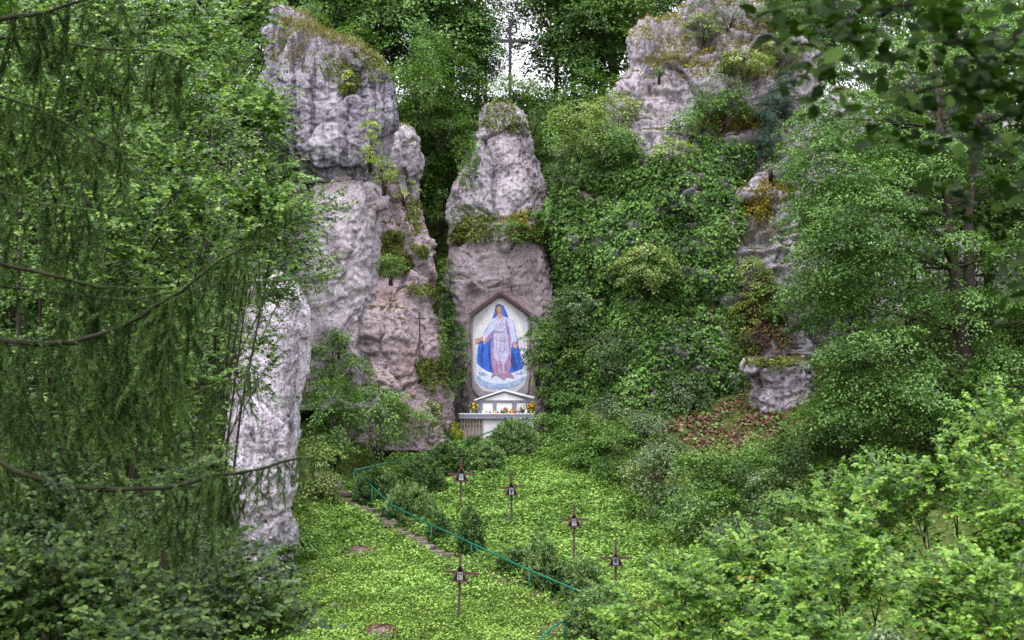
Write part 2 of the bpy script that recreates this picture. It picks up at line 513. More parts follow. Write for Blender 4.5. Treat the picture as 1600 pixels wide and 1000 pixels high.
# ------------------------------------------------------------------ leaves
T_QUAD = (np.array([(0, 0, 0), (.45, .33, .07), (1, 0, -.06), (.45, -.33, .07)]), [np.array([[0, 1, 2, 3]])])
T_WIDE = (np.array([(0, 0, 0), (.4, .45, .06), (1, 0, -.08), (.4, -.45, .06)]), [np.array([[0, 1, 2, 3]])])
T_TRI = (np.array([(0, -.06, 0), (0, .06, 0), (1, 0, 0)]), [np.array([[0, 1, 2]])])
T_BLADE = (np.array([(0, -.035, 0), (0, .035, 0), (1, 0, -.12)]), [np.array([[0, 1, 2]])])
T_OVAL = (np.array([(0, 0, 0), (.18, .28, .05), (.5, .42, .09), (.82, .26, .02), (1.02, 0, -.08), (.82, -.26, .02), (.5, -.42, .09), (.18, -.28, .05), (.5, 0, 0)]),
          [np.array([[0, 1, 2, 8], [8, 2, 3, 4], [0, 8, 6, 7], [8, 4, 5, 6]])])
T_HEX = (np.array([(0, 0, 0), (.28, .34, .06), (.72, .32, .03), (1.02, 0, -.08), (.72, -.32, .03), (.28, -.34, .06)]), [np.array([[0, 1, 2, 3], [0, 3, 4, 5]])])
T_LOBE = (np.array([(0, 0, 0), (.0, .35, .05), (.22, .28, .03), (.38, .62, .05), (.58, .26, .04), (1.0, 0, -.1), (.58, -.26, .04), (.38, -.62, .05), (.22, -.28, .03), (.0, -.35, .05)]),
          [np.array([[0, 1, 2], [0, 8, 9]]), np.array([[0, 2, 3, 4], [0, 4, 5, 6], [0, 6, 7, 8]])])

def unit(a):
    return a / np.maximum(np.linalg.norm(a, axis=-1, keepdims=True), 1e-9)

def leaf_arrays(pos, nrm, dr, size, tmpl):
    n = len(pos)
    nrm = unit(nrm)
    dr = dr - nrm * np.sum(dr * nrm, 1)[:, None]
    dr = unit(dr + 1e-6)
    side = np.cross(nrm, dr)
    R = np.stack([dr, side, nrm], 2)                # columns
    tv, tf = tmpl
    V = pos[:, None, :] + np.einsum('nij,kj->nki', R, tv) * np.asarray(size).reshape(-1, 1, 1)
    k = len(tv)
    off = (np.arange(n) * k)[:, None, None]
    fs = [(f[None] + off).reshape(-1, f.shape[1]) for f in tf]
    rep = [np.repeat(np.arange(n), len(f)) for f in tf]
    return V.reshape(-1, 3), fs, rep

def leaf_mesh(name, L, tmpl):
    """L: list of (pos, nrm, dir, size, clump) chunks"""
    pos = np.concatenate([c[0] for c in L]); nrm = np.concatenate([c[1] for c in L])
    dr = np.concatenate([c[2] for c in L])
    size = np.concatenate([np.broadcast_to(c[3], len(c[0])) for c in L])
    cl = np.concatenate([np.broadcast_to(c[4], len(c[0])) for c in L])
    V, fs, rep = leaf_arrays(pos, nrm, dr, size, tmpl)
    n = len(pos)
    a = np.stack([rng.random(n), cl, rng.random(n)], 1)
    attr = np.concatenate([a[r] for r in rep])
    return np_mesh(name, V, fs, attr)

def rvec(n, s=1.0):
    return rng.normal(size=(n, 3)) * s

def spray(c, out, R, n, size, flat=0.12, droop=0.25, updir=0.9):
    """one leafy bough end: a loose fan of leaves lying roughly level"""
    out = unit(np.asarray(out, float) + rvec(1, 0.15)[0])
    up = unit(np.array([0, 0, updir]) + out * 0.45 + rvec(1, 0.16)[0])
    a = unit(np.cross(up, out)); b = np.cross(a, up)
    r = R * np.sqrt(rng.random(n)); th = rng.random(n) * 2 * np.pi
    x = r * np.cos(th) * 1.15; y = r * np.sin(th) * 0.8
    z = rng.normal(size=n) * flat * R - droop * r * r / R
    pos = c + np.outer(x, b) + np.outer(y, a) + np.outer(z, up)
    rad = np.outer(np.cos(th), b) + np.outer(np.sin(th), a)
    dr = rad * 0.6 + b * 0.7 + rvec(n, 0.4) - np.array([0, 0, 0.25])
    nr = up + rvec(n, 0.38) + out * 0.1
    return (pos, nr, dr, size * rng.uniform(0.65, 1.15, n), rng.random())

def blob_sprays(cx, cy, cz, rx, ry, rz, ns, n, R, size, inner=0.55, top=0.15, flip=True, **k):
    L = []
    for _ in range(ns):
        d = rng.normal(size=3); d /= np.linalg.norm(d)
        if flip and d[2] < -0.35: d[2] *= -1
        f = inner + (1 - inner) * rng.random() ** 0.6
        c = np.array([cx, cy, cz]) + d * np.array([rx, ry, rz]) * f
        o = d * np.array([1, 1, 0.35]) + np.array([0, 0, top])
        L.append(spray(c, unit(o), R * rng.uniform(0.6, 1.3), n, size, **k))
    return L

# ------------------------------------------------------------------ terrain
YS = np.array([-400, -40, 0, 12, 24, 31, 38, 68, 76, 77.5, 80, 84, 92, 130, 260, 900.])
ZS = np.array([-1.5, -1.5, -1.8, -5, -8.0, -8.9, -7.96, -2.26, -1.9, -1.0, 7.0, 16.3, 18.8, 24, 30, 30.])
def H(x, y):
    x = np.asarray(x, float); y = np.asarray(y, float)
    z = np.interp(y, YS, ZS)
    win = sstep(38, 44, y) * (1 - sstep(74, 80, y))
    xr = np.interp(y, [40, 46, 53, 60, 66, 75], [8, 6.6, 6.0, 4.6, 2.4, 2.2])
    z = z + win * np.minimum(np.maximum(x - xr, 0) * 0.34, 7.0)
    xl = np.interp(y, [40, 48, 54, 60, 66, 75], [-12, -9.5, -7.6, -6.2, -5.5, -4.5])
    z = z + win * np.minimum(np.maximum(xl - x, 0) * 0.45, 7.0)
    s = np.stack([np.broadcast_to(x, z.shape).ravel() * 0.3, np.broadcast_to(y, z.shape).ravel() * 0.3, np.zeros(z.size)], 1)
    z = z + (0.22 * fbm(s, 3)).reshape(z.shape)
    return z

def terrain():
    xs = np.concatenate([np.linspace(-500, -45, 14)[:-1], np.linspace(-45, 45, 131), np.linspace(45, 500, 14)[1:]])
    ys = np.concatenate([np.linspace(-400, -5, 10)[:-1], np.linspace(-5, 110, 171), np.linspace(110, 900, 16)[1:]])
    X, Y = np.meshgrid(xs, ys)
    Z = H(X, Y)
    nx, ny = len(xs), len(ys)
    V = np.stack([X.ravel(), Y.ravel(), Z.ravel()], 1)
    i = np.arange(nx - 1)[None] + np.arange(ny - 1)[:, None] * nx
    Fc = np.stack([i, i + 1, i + 1 + nx, i + nx], -1).reshape(-1, 4)
    o = obj("ground", np_mesh("ground", V, Fc, smooth=True), M['ground'])
    tag(o, "sloping valley ground under lawn, bushes and cliffs", None, None, "structure")
terrain()

def gp(px, py):
    """point of the open lawn slope seen at a photo pixel"""
    k = (py - HY) / F
    d = 15.18 / (0.19 + k)
    x = (px - 800) * d / F
    return np.array([x, d, float(H(x, d))])

def gray(px, py, d0=40.0, d1=79.0):
    """distance at which the sight line through a photo pixel meets the ground"""
    d = np.linspace(d0, d1, 400)
    z = (HY - py) * d / F
    h = H((px - 800) * d / F, d)
    i = np.nonzero(z <= h)[0]
    return float(d[i[0]]) if len(i) else d1

# ------------------------------------------------------------------ cliffs
ROCKS = {}
def rock(name, rows, d, depth, mat, label, n=3.0, NZ=200, NT=220, lean=0.0, big=0.55, mid=0.22, fine=0.07, strata=0.0, vert=0.0, seed=0,
         calm=None, back=0.3, sc=1.0):
    rows = sorted(rows)
    py = np.array([r[0] for r in rows], float)
    xl = np.array([r[1] for r in rows], float); xr = np.array([r[2] for r in rows], float)
    t = np.linspace(0, 1, NZ)
    pyy = py[0] + (py[-1] - py[0]) * t
    XL = np.interp(pyy, py, xl); XR = np.interp(pyy, py, xr)
    ker = np.ones(9) / 9
    pad = lambda a: np.convolve(np.pad(a, 4, mode='edge'), ker, 'valid')
    XL, XR = pad(XL), pad(XR)
    z = (HY - pyy) * d / F
    dc = d + lean * (z - z.min())
    cx = (XL + XR) / 2; w = (XR - XL) / 2
    cx = (cx - 800) * dc / F; w = w * dc / F
    nf = int(NT * 0.8)
    th = np.concatenate([np.linspace(0, np.pi, nf, endpoint=False), np.linspace(np.pi, 2 * np.pi, NT - nf, endpoint=False)])
    ct, st = np.cos(th), np.sin(th)
    ex = 2.0 / n
    # even spacing across the front
    ux = np.where(th <= np.pi, 1 - 2 * th / np.pi, 0)
    fx = np.sign(ct) * np.abs(ct) ** ex
    fy = np.sign(st) * np.abs(st) ** ex
    capf = np.clip(t / 0.04, 0, 1) ** 0.5
    w = w * (0.25 + 0.75 * capf)
    X = cx[:, None] + w[:, None] * fx[None]
    dep = depth * (0.35 + 0.65 * np.clip(w / w.max(), 0, 1))
    Y = dc[:, None] - np.where(fy > 0, 1, back)[None] * fy[None] * dep[:, None]
    # row z follows its own distance so that the outline stays where the row put it
    Z = ((HY - pyy) * dc / F)[:, None] + 0 * X
    V = np.stack([X.ravel(), Y.ravel(), Z.ravel()], 1)
    def normals(V):
        G = V.reshape(NZ, NT, 3)
        du = np.roll(G, -1, 1) - np.roll(G, 1, 1)
        dv = np.gradient(G, axis=0)
        nn = np.cross(du.reshape(-1, 3), dv.reshape(-1, 3))
        nn = unit(nn)
        c = np.stack([np.repeat(cx, NT), np.repeat(dc, NT), V[:, 2]], 1)
        s = np.sign(np.sum(nn * (V - c), 1)); s[s == 0] = 1
        return nn * s[:, None]
    Nn = normals(V)
    q = V / sc + seed * 7.3
    amp = np.ones(len(V))
    if calm is not None:
        amp = 1 - calm(V) * 0.97
    dsp = big * fbm(q * 0.28, 3) + mid * 0.2 * (ridged(q * 0.85, 3) - 0.7)
    qw = q + 0.25 * np.stack([perlin(q * 0.9 + 3), perlin(q * 0.9 + 7), perlin(q * 0.9 + 13)], 1)
    d1, d2, hid, tl = worley(qw * np.array([.36, .36, .24]))
    dsp = dsp + ((hid - 0.5) * 1.1 + tl * 3.0) * mid - 0.8 * mid * np.exp(-((d2 - d1) / 0.035) ** 2)
    d1, d2, hid, tl = worley(qw * np.array([1.3, 1.3, 1.1]))
    dsp = dsp + ((hid - 0.5) * 0.3 + tl * 0.6) * mid - 0.15 * mid * np.exp(-((d2 - d1) / 0.07) ** 2)
    d1, d2, hid, tl = worley(q * np.array([3.6, 3.6, 3.2]))
    dsp = dsp + ((hid - 0.5) * 0.5 + tl * 0.9) * fine * 1.2
    dsp = dsp + fine * 0.7 * fbm(q * 4.5, 3)
    if strata:
        zz = q[:, 2] * 1.1 + 0.6 * fbm(q * 0.35, 2)
        lay = np.stack([q[:, 0] * 0.25, q[:, 1] * 0.25, zz * 1.6], 1)
        lv_ = perlin(lay) + 0.5 * perlin(lay * np.array([2.2, 2.2, 2.6]) + 9)
        dsp = dsp + strata * np.clip(lv_ * 2.2, -1, 1)
    if vert:
        vv = np.stack([q[:, 0] * 1.1, q[:, 1] * 1.1, q[:, 2] * 0.10], 1)
        dsp = dsp + vert * ridged(vv, 3)
    V = V + Nn * (dsp * amp)[:, None]
    i = np.arange(NZ - 1)[:, None] * NT; j = np.arange(NT)[None]; j2 = (j + 1) % NT
    Fc = np.stack([i + j, i + j2, i + NT + j2, i + NT + j], -1).reshape(-1, 4)
    top = V[:NT].mean(0); bot = V[-NT:].mean(0)
    n0 = len(V)
    V2 = np.vstack([V, top[None] + [[0, 0, 0.1]], bot[None]])
    jj = np.arange(NT); jj2 = (jj + 1) % NT
    capT = np.stack([jj2, jj, np.full(NT, n0)], 1)
    capB = np.stack([(NZ - 1) * NT + jj, (NZ - 1) * NT + jj2, np.full(NT, n0 + 1)], 1)
    me = np_mesh(name, V2, [Fc, capT, capB], smooth=False)
    o = obj(name, me, mat)
    tag(o, label, None, None, "structure")
    Nn = normals(V)
    ppx = 800 + V[:, 0] / V[:, 1] * F; ppy = HY - V[:, 2] / V[:, 1] * F
    ROCKS[name if name not in ROCKS else name + str(len(ROCKS))] = None
    return dict(V=V, N=Nn, px=ppx, py=ppy, o=o)

def patch(rk, px, py, rx, ry, n, rough=0.35, up=None, front=-0.02):
    """points on a rock face near a place, with a ragged edge"""
    V, Nn = rk['V'], rk['N']
    e = ((rk['px'] - px) / rx) ** 2 + ((rk['py'] - py) / ry) ** 2
    e = e + rough * 2 * fbm(V * 0.9, 3)
    m = (e < 1) & (Nn[:, 1] < front)
    if up is not None:
        m &= Nn[:, 2] > up
    idx = np.nonzero(m)[0]
    if len(idx) == 0:
        return np.zeros((0, 3)), np.zeros((0, 3))
    s = rng.choice(idx, n)
    return V[s] + rvec(n, 0.05), Nn[s]

R1 = rock("cliff", [(14, 424, 452), (28, 420, 476), (55, 418, 505), (85, 424, 560), (100, 428, 590), (130, 425, 608), (200, 420, 612), (245, 425, 608), (270, 440, 603), (296, 470, 590)],
          67.5, 3.4, M['rock_streak'], "streaked grey limestone head of the tall cliff, mossy along its top", n=2.6, NZ=200, NT=180, lean=0.05, big=0.45, mid=0.12, vert=0.05, strata=0.0, seed=1)
R2 = rock("cliff", [(276, 500, 572), (288, 488, 590), (330, 472, 600), (400, 452, 598), (470, 440, 592), (540, 430, 590), (640, 420, 590)],
          67.5, 3.6, M['rock_pale'], "smooth pale bulging rock below the streaked cliff head", n=2.3, NZ=180, NT=130, big=0.45, mid=0.10, seed=2)
R3 = rock("cliff", [(290, 588, 622), (320, 575, 646), (360, 560, 660), (410, 540, 668), (470, 520, 680), (530, 500, 688), (600, 500, 700), (700, 500, 710)],
          69.0, 4.4, M['rock_warm'], "pinkish sloping rock buttress with moss cushions and an iron cross", n=2.4, NZ=220, NT=180, lean=0.12, big=0.5, mid=0.22, strata=0.06, seed=3)
R4 = rock("cliff", [(203, 617, 640), (215, 608, 652), (255, 602, 655), (300, 600, 645), (350, 598, 640)],
          73, 2.2, M['rock'], "slim rock pillar tucked behind the streaked cliff", n=2.2, NZ=90, NT=110, big=0.3, mid=0.22, seed=4)
R5 = rock("cliff", [(163, 760, 796), (176, 748, 820), (200, 740, 828), (235, 728, 836), (270, 718, 843), (310, 709, 850), (350, 705, 854), (400, 712, 850)],
          76.5, 3.4, M['rock'], "rounded upper limestone knob above the mosaic", n=2.3, NZ=150, NT=160, big=0.4, mid=0.14, seed=5)
MOS_Y = 71.6
def calm_mosaic(V):
    px = 800 + V[:, 0] / V[:, 1] * F; py = HY - V[:, 2] / V[:, 1] * F
    return (1 - sstep(46, 62, np.abs(px - 783))) * sstep(440, 465, py) * (V[:, 1] < 74)
R6 = rock("cliff", [(345, 722, 838), (362, 710, 852), (395, 703, 858), (430, 700, 862), (500, 700, 866), (600, 705, 872), (700, 712, 880)],
          74.6, 2.9, M['rock_grotto'], "brownish grey rock face that carries the mosaic", n=4.2, NZ=190, NT=200, big=0.35, mid=0.12, seed=6, calm=calm_mosaic)
R7 = rock("cliff", [(5, 1120, 1160), (20, 1060, 1185), (45, 1020, 1215), (80, 990, 1240), (130, 972, 1258), (190, 958, 1280), (240, 915, 1300), (320, 880, 1330), (420, 868, 1370), (520, 868, 1400), (620, 880, 1420), (720, 900, 1440)],
          72.5, 6.5, M['rock'], "broad rock dome of bedded limestone on the far side of the mosaic", n=2.2, NZ=290, NT=250, lean=0.13, big=0.8, mid=0.22, strata=0.17, fine=0.09, seed=7)
R8 = rock("cliff", [(150, 1290, 1420), (220, 1250, 1700), (400, 1230, 1800), (700, 1200, 1900)],
          78, 5, M['rock'], "grey cliff glimpsed behind the big broadleaf tree", n=2.6, NZ=110, NT=120, lean=0.05, big=0.9, mid=0.4, strata=0.2, seed=8)
R9 = rock("cliff", [(425, 408, 440), (450, 395, 455), (480, 385, 468), (520, 376, 474), (600, 362, 476), (680, 356, 474), (740, 362, 470), (800, 378, 462), (860, 388, 450), (910, 384, 446)],
          48, 2.0, M['rock_white'], "tall narrow white rock standing at the edge of the lawn", n=2.1, NZ=220, NT=130, big=0.26, mid=0.09, fine=0.05, vert=0.05, seed=9)
R10 = rock("cliff", [(190, 350, 440), (240, 310, 450), (300, 300, 490), (500, 290, 470), (700, 290, 460)],
           75, 3, M['rock_warm'], "rock wall glimpsed through the leaves behind the broadleaf trees", n=2.6, NZ=90, NT=110, big=0.7, mid=0.25, strata=0.15, seed=10)
R11 = rock("cliff", [(560, 1168, 1250), (566, 1160, 1262), (582, 1163, 1268), (592, 1176, 1268), (600, 1182, 1270), (650, 1176, 1275), (700, 1165, 1280)],
           64, 1.8, M['rock'], "low overhanging rock with a cracked lip under the ivy", n=2.8, NZ=90, NT=150, big=0.2, mid=0.12, strata=0.13, seed=11)

# ------------------------------------------------------------------ lawn
def in_lawn(x, y):
    xr = np.interp(y, [36, 46, 53, 60, 66, 70], [9, 7.6, 6.6, 5.2, 2.9, 1.5])
    xl = np.interp(y, [36, 48, 54, 60, 66, 70], [-12, -10.0, -8.2, -6.6, -5.0, -3.5])
    return (x < xr) & (x > xl)
PATH_PX = [(498, 768), (530, 775), (560, 795), (600, 818), (640, 842), (680, 862), (720, 880), (760, 896), (800, 912), (845, 930), (880, 948), (885, 965), (865, 982), (840, 1003)]
PATH = np.array([gp(*p) for p in PATH_PX])
def path_dist(x, y):
    dmin = np.full(len(x), 99.0)
    for a, b in zip(PATH[:-1], PATH[1:]):
        ab = (b - a)[:2]; t = np.clip(((x - a[0]) * ab[0] + (y - a[1]) * ab[1]) / (ab @ ab), 0, 1)
        dmin = np.minimum(dmin, np.hypot(x - a[0] - ab[0] * t, y - a[1] - ab[1] * t))
    return dmin

def lawn():
    n = 262000
    y = 39.5 + 30.5 * rng.random(n) ** 1.05
    x = rng.uniform(-12, 9.5, n)
    ok = in_lawn(x, y)
    pd = path_dist(x, y)
    vis = np.clip((y - 46) / 5, 0, 1) * 0 + 1
    ok &= (pd > 0.20 + 0.30 * rng.random(n)) | ((y < 49.5) & (rng.random(n) < 0.8) & (fbm(np.stack([x, y, 0 * x], 1) * 1.5, 2) > -0.2))
    x, y = x[ok], y[ok]
    n = len(x)
    q = np.stack([x, y, np.zeros(n)], 1)
    lump = fbm(q * 0.8, 4); lump2 = perlin(q * 3.1 + 5)
    z = H(x, y) + 0.10 + 0.10 * lump + 0.07 * lump2 + rng.random(n) * 0.16
    pos = np.stack([x, y, z], 1)
    nr = np.array([0, -0.15, 1.0]) + rvec(n, 0.5)
    dr = rvec(n, 1.0) * [1, 1, 0.3]
    # ground elder with bigger leaves up the slope, smaller clover-like leaves near the foot
    big = (fbm(q * 0.25 + 3, 2) + (y - 50) * 0.10 + rng.normal(size=n) * 0.25) > 0
    cl = np.clip(0.5 + 0.5 * perlin(q * 1.3 + 11) + 0.45 * perlin(q * 0.35), 0, 1)
    for nm, m, s, mt, lb in (("groundcover", big, 0.105, 'lawn', "leafy ground elder carpeting the upper slope between the wooden crosses"),
                             ("groundcover", ~big, 0.074, 'lawn2', "low clover like cover on the lawn below the green handrail")):
        me = leaf_mesh(nm, [(pos[m], nr[m], dr[m], s * rng.uniform(0.6, 1.25, m.sum()), cl[m])], T_WIDE)
        tag(obj(nm, me, M[mt]), lb, "ground cover", None, "stuff")
    # grass blades pushing through
    k = 26000
    x = rng.uniform(-11, 9, k); y = rng.uniform(40, 67, k)
    ok = in_lawn(x, y) & (path_dist(x, y) > 0.2)
    x, y = x[ok], y[ok]; k = len(x)
    pos = np.stack([x, y, H(x, y) + 0.03], 1)
    me = leaf_mesh("grass", [(pos, rvec(k), np.array([0, 0, 1]) + rvec(k, 0.35), rng.uniform(0.15, 0.32, k), rng.random(k))], T_TRI)
    tag(obj("grass", me, M['lawn2']), "thin grass blades growing through the lawn", "grass", None, "stuff")
lawn()

def path():
    V = []; W_ = 0.36
    pts = []
    for a, b in zip(PATH[:-1], PATH[1:]):
        for t in np.linspace(0, 1, 6, endpoint=False):
            pts.append(a + (b - a) * t)
    pts.append(PATH[-1]); pts = np.array(pts)
    tg = np.gradient(pts, axis=0); sd = unit(np.stack([-tg[:, 1], tg[:, 0], 0 * tg[:, 0]], 1))
    for s in (-1.3, -0.5, 0.5, 1.3):
        p = pts + sd * s * W_ * (1 + 0.2 * rng.normal(size=(len(pts), 1)))
        p[:, 2] = H(p[:, 0], p[:, 1]) + (0.05 if abs(s) < 0.5 else 0.0)
        V.append(p)
    V = np.concatenate(V); n = len(pts)
    fs = []
    for k in range(3):
        for i in range(n - 1):
            fs.append((k * n + i, k * n + i + 1, (k + 1) * n + i + 1, (k + 1) * n + i))
    me = np_mesh("path", V, np.array(fs), smooth=True)
    po = obj("path", me, M['soil'])
    tag(po, "narrow brown stone path crossing the lawn beside the green handrail", None, None, "structure")
    # flat stones: a few shapes shared by all
    protos = []
    for s in range(5):
        k = 8
        ring = [((0.34 + 0.08 * random.random()) * math.cos(2 * math.pi * i / k), (0.19 + 0.06 * random.random()) * math.sin(2 * math.pi * i / k)) for i in range(k)]
        vs = [(x_ * 1.04, y_ * 1.04, -0.08) for x_, y_ in ring] + [(x_, y_, 0.045) for x_, y_ in ring] + [(x_ * .9, y_ * .9, 0.06 + random.uniform(-.01, .01)) for x_, y_ in ring]
        fs = [(i, (i + 1) % k, (i + 1) % k + k, i + k) for i in range(k)] + [(i + k, (i + 1) % k + k, (i + 1) % k + 2 * k, i + 2 * k) for i in range(k)] + [tuple(range(2 * k, 3 * k))]
        me = bpy.data.meshes.new("stone"); me.from_pydata(vs, [], fs); me.materials.append(M['step']); protos.append(me)
    L_ = 0
    seg = np.linalg.norm(np.diff(pts, axis=0), axis=1); cum = np.concatenate([[0], np.cumsum(seg)])
    s = 0.1
    while s < cum[-1] * 0.60:
        p = np.array([np.interp(s, cum, pts[:, c]) for c in range(3)])
        t = np.array([np.interp(s, cum, tg[:, c]) for c in range(3)])
        o = bpy.data.objects.new("stone", random.choice(protos))
        x_, y_ = p[0] + random.uniform(-.16, .16), p[1] + random.uniform(-.1, .1)
        o.location = (x_, y_, float(H(x_, y_)) + 0.06)
        o.rotation_euler = (random.uniform(-.06, .06), random.uniform(-.06, .06), math.atan2(t[1], t[0]) + math.pi / 2 + random.uniform(-.7, .7))
        o.scale = (random.uniform(.55, 1.15), random.uniform(.7, 1.5), 1)
        link(o, po)
        s += random.uniform(0.28, 0.62)
path()

# ------------------------------------------------------------------ handrail
def railing():
    root = empty("handrail", P(554, 766, 59.4), "green steel handrail zigzagging from the lawn's foot up to the altar", "handrail")
    inv = Matrix.Translation(-root.location)
    def tube(name, pts, r=0.03):
        mb = MB(); mb.tube([inv @ Vector(p) for p in pts], r, 8)
        return mb.obj(name, M['rail'], root, True)
    def d_at(px, pyb):
        return 15.18 / (0.19 + (pyb - HY) / F)
    posts = [(553, 735, 768), (581, 760, 798), (610, 788, 820), (674, 820, 852), (737, 849, 882), (827, 891, 925), (918, 929, 962)]
    low = []
    for px, t, b in posts:
        d = d_at(px, b); tp = P(px, t, d); low.append(tp)
        tube("post", [tp, Vector((tp.x, tp.y, float(H(tp.x, tp.y)) - 0.1))], 0.024)
    # the sag between posts
    pts = []
    for a, b in zip(low[:-1], low[1:]):
        for t in (0, .25, .5, .75):
            pts.append(a.lerp(b, t))
    pts.append(low[-1])
    tube("rail", pts, 0.03)
    end = [low[-1]] + [P(px, py, d_at(px, py + 32)) for px, py in ((904, 946), (894, 956), (882, 970), (862, 981), (840, 1002), (815, 1015))]
    tube("rail", end, 0.03)
    for p in (end[3], end[5]):
        tube("post", [p, Vector((p.x, p.y, float(H(p.x, p.y)) - 0.1))], 0.024)
    tube("brace", [P(738, 851, d_at(738, 882)), P(765, 874, d_at(738, 885))], 0.02)
    up = [low[0], P(620, 720, 61.5), P(678, 709, 63.5), P(712, 695, 65.5), P(735, 686, 66.8), P(760, 677, 68.0), P(788, 665, 69.3)]
    tube("rail", up, 0.03)
    for p in (P(640, 716, 62.2), P(727, 689, 66.3), P(772, 672, 68.6)):
        tube("post", [p, Vector((p.x, p.y, p.z - 0.62))], 0.024)
    tube("rail", [P(496, 791, 57.8), P(525, 794, 57.3), P(554, 798, 56.6)], 0.03)
    p = P(533, 795, 57.2)
    tube("post", [p, Vector((p.x, p.y, float(H(p.x, p.y)) - 0.1))], 0.024)
railing()

# ------------------------------------------------------------------ wayside crosses
def pic_mats():
    r = {}
    r['paper'] = flat_mat("picture_paper", (0.62, 0.64, 0.68), 0.5, 0.1, 20)
    r['blue'] = flat_mat("picture_blue", (0.12, 0.18, 0.30), 0.5, 0.4, 30)
    r['dark'] = flat_mat("picture_dark", (0.05, 0.045, 0.06), 0.5, 0.4, 30)
    r['pale'] = flat_mat("picture_pale", (0.45, 0.38, 0.34), 0.5, 0.3, 30)
    return r
PM = pic_mats()
def station(px, top, bot, bar_l, bar_r, bar_y, bar_tilt, ap, tb, tw, label, lean, k):
    d = 15.18 / (0.19 + (bot - HY) / F)
    s = d / F
    x = (px - 800) * s
    z0 = (HY - bot) * s
    root = empty("wayside_cross", (x, d, z0), label, "wayside cross", "wooden station crosses on the lawn")
    root.rotation_euler = (0, lean, random.uniform(-.08, .08))
    h = (bot - top) * s
    MB().box((0, 0, h / 2 - 0.15), (0.075, 0.07, h + 0.3)).obj("post", M['wood'], root)
    zb = (bot - bar_y) * s
    rot = Matrix.Rotation(bar_tilt, 3, 'Y')
    MB().box(((bar_l + bar_r) / 2 * s, 0.052, zb), ((bar_r - bar_l) * s, 0.03, 0.085), rot).obj("crossbar", M['wood'], root)
    za, zt = (bot - ap) * s, (bot - tb) * s
    hw = tw * s / 2
    # triangular roofed case: back board, two roof boards, a floor board
    MB().prism([(-hw * .86, zt + .02), (hw * .86, zt + .02), (0, za - .06)], -0.055, -0.04).obj("back_board", M['wood_dark'], root)
    for sgn in (-1, 1):
        a = Vector((sgn * hw, zt - 0.02)); b = Vector((0, za)); t = (b - a).normalized(); nrm = Vector((-t.y, t.x)) * (1 if sgn > 0 else -1)
        q = [a, b, b - Vector((0, .045)), a - nrm * 0.03]
        q = [(a.x, a.y), (b.x + sgn * .002, b.y), (sgn * .002, b.y - .075), (a.x - sgn * .04, a.y)]
        if sgn < 0: q = q[::-1]
        MB().prism(q, -0.20, -0.03).obj("roof_board", M['wood'], root)
    MB().box((0, -0.115, zt + 0.015), (hw * 1.7, 0.15, 0.03)).obj("floor_board", M['wood'], root)
    pw, ph = 0.165, 0.235; zc = zt + 0.055 + ph / 2
    MB().box((0, -0.066, zc), (pw, 0.02, ph)).obj("picture_frame", PM['paper'], root)
    pic = MB().box((0.003, -0.0785, zc - 0.004), (pw * .66, 0.005, ph * .70)).obj("picture", PM['blue'], root)
    m2 = MB()
    for (u, v, r) in (((-.02, .02, .022), (.02, -.03, .03), (0, -.06, .028)), ((.015, .03, .02), (-.02, -.02, .03), (.02, -.06, .02)), ((0, .04, .02), (0, -.01, .026), (-.02, -.05, .03)))[k % 3]:
        c = [(u + r * math.cos(i * math.pi / 4), zc + v + r * 1.5 * math.sin(i * math.pi / 4)) for i in range(8)]
        m2.prism(c[::-1], -0.086, -0.082)
    m2.obj("painted_figure", PM['dark'] if k % 2 else PM['pale'], pic)
ST = [(716, 866, 977, -24, 30, 895, 0.05, 878, 908, 27, "nearest wooden cross, leaning, on the low lawn below the green handrail", 0.035, 0),
      (962, 843, 922, -24, 25, 872, 0.0, 860, 884, 26, "short wooden cross with white strip on its neck, nearest the hazel bushes", 0.0, 1),
      (897, 787, 882, -22, 23, 811.5, 0.0, 799, 823, 25, "upright wooden cross standing alone between the upper slope and the clipped yews", 0.0, 2),
      (799, 736, 825, -18, 21, 761, -0.10, 750, 774, 22, "wooden cross with a tilted crossbar in the middle of the upper lawn", 0.0, 3),
      (719, 715, 803, -21, 23, 741, 0.0, 728, 752, 24, "uppermost wooden cross, right beside the yew shrubs by the handrail", 0.025, 4)]
for s in ST: station(*s)

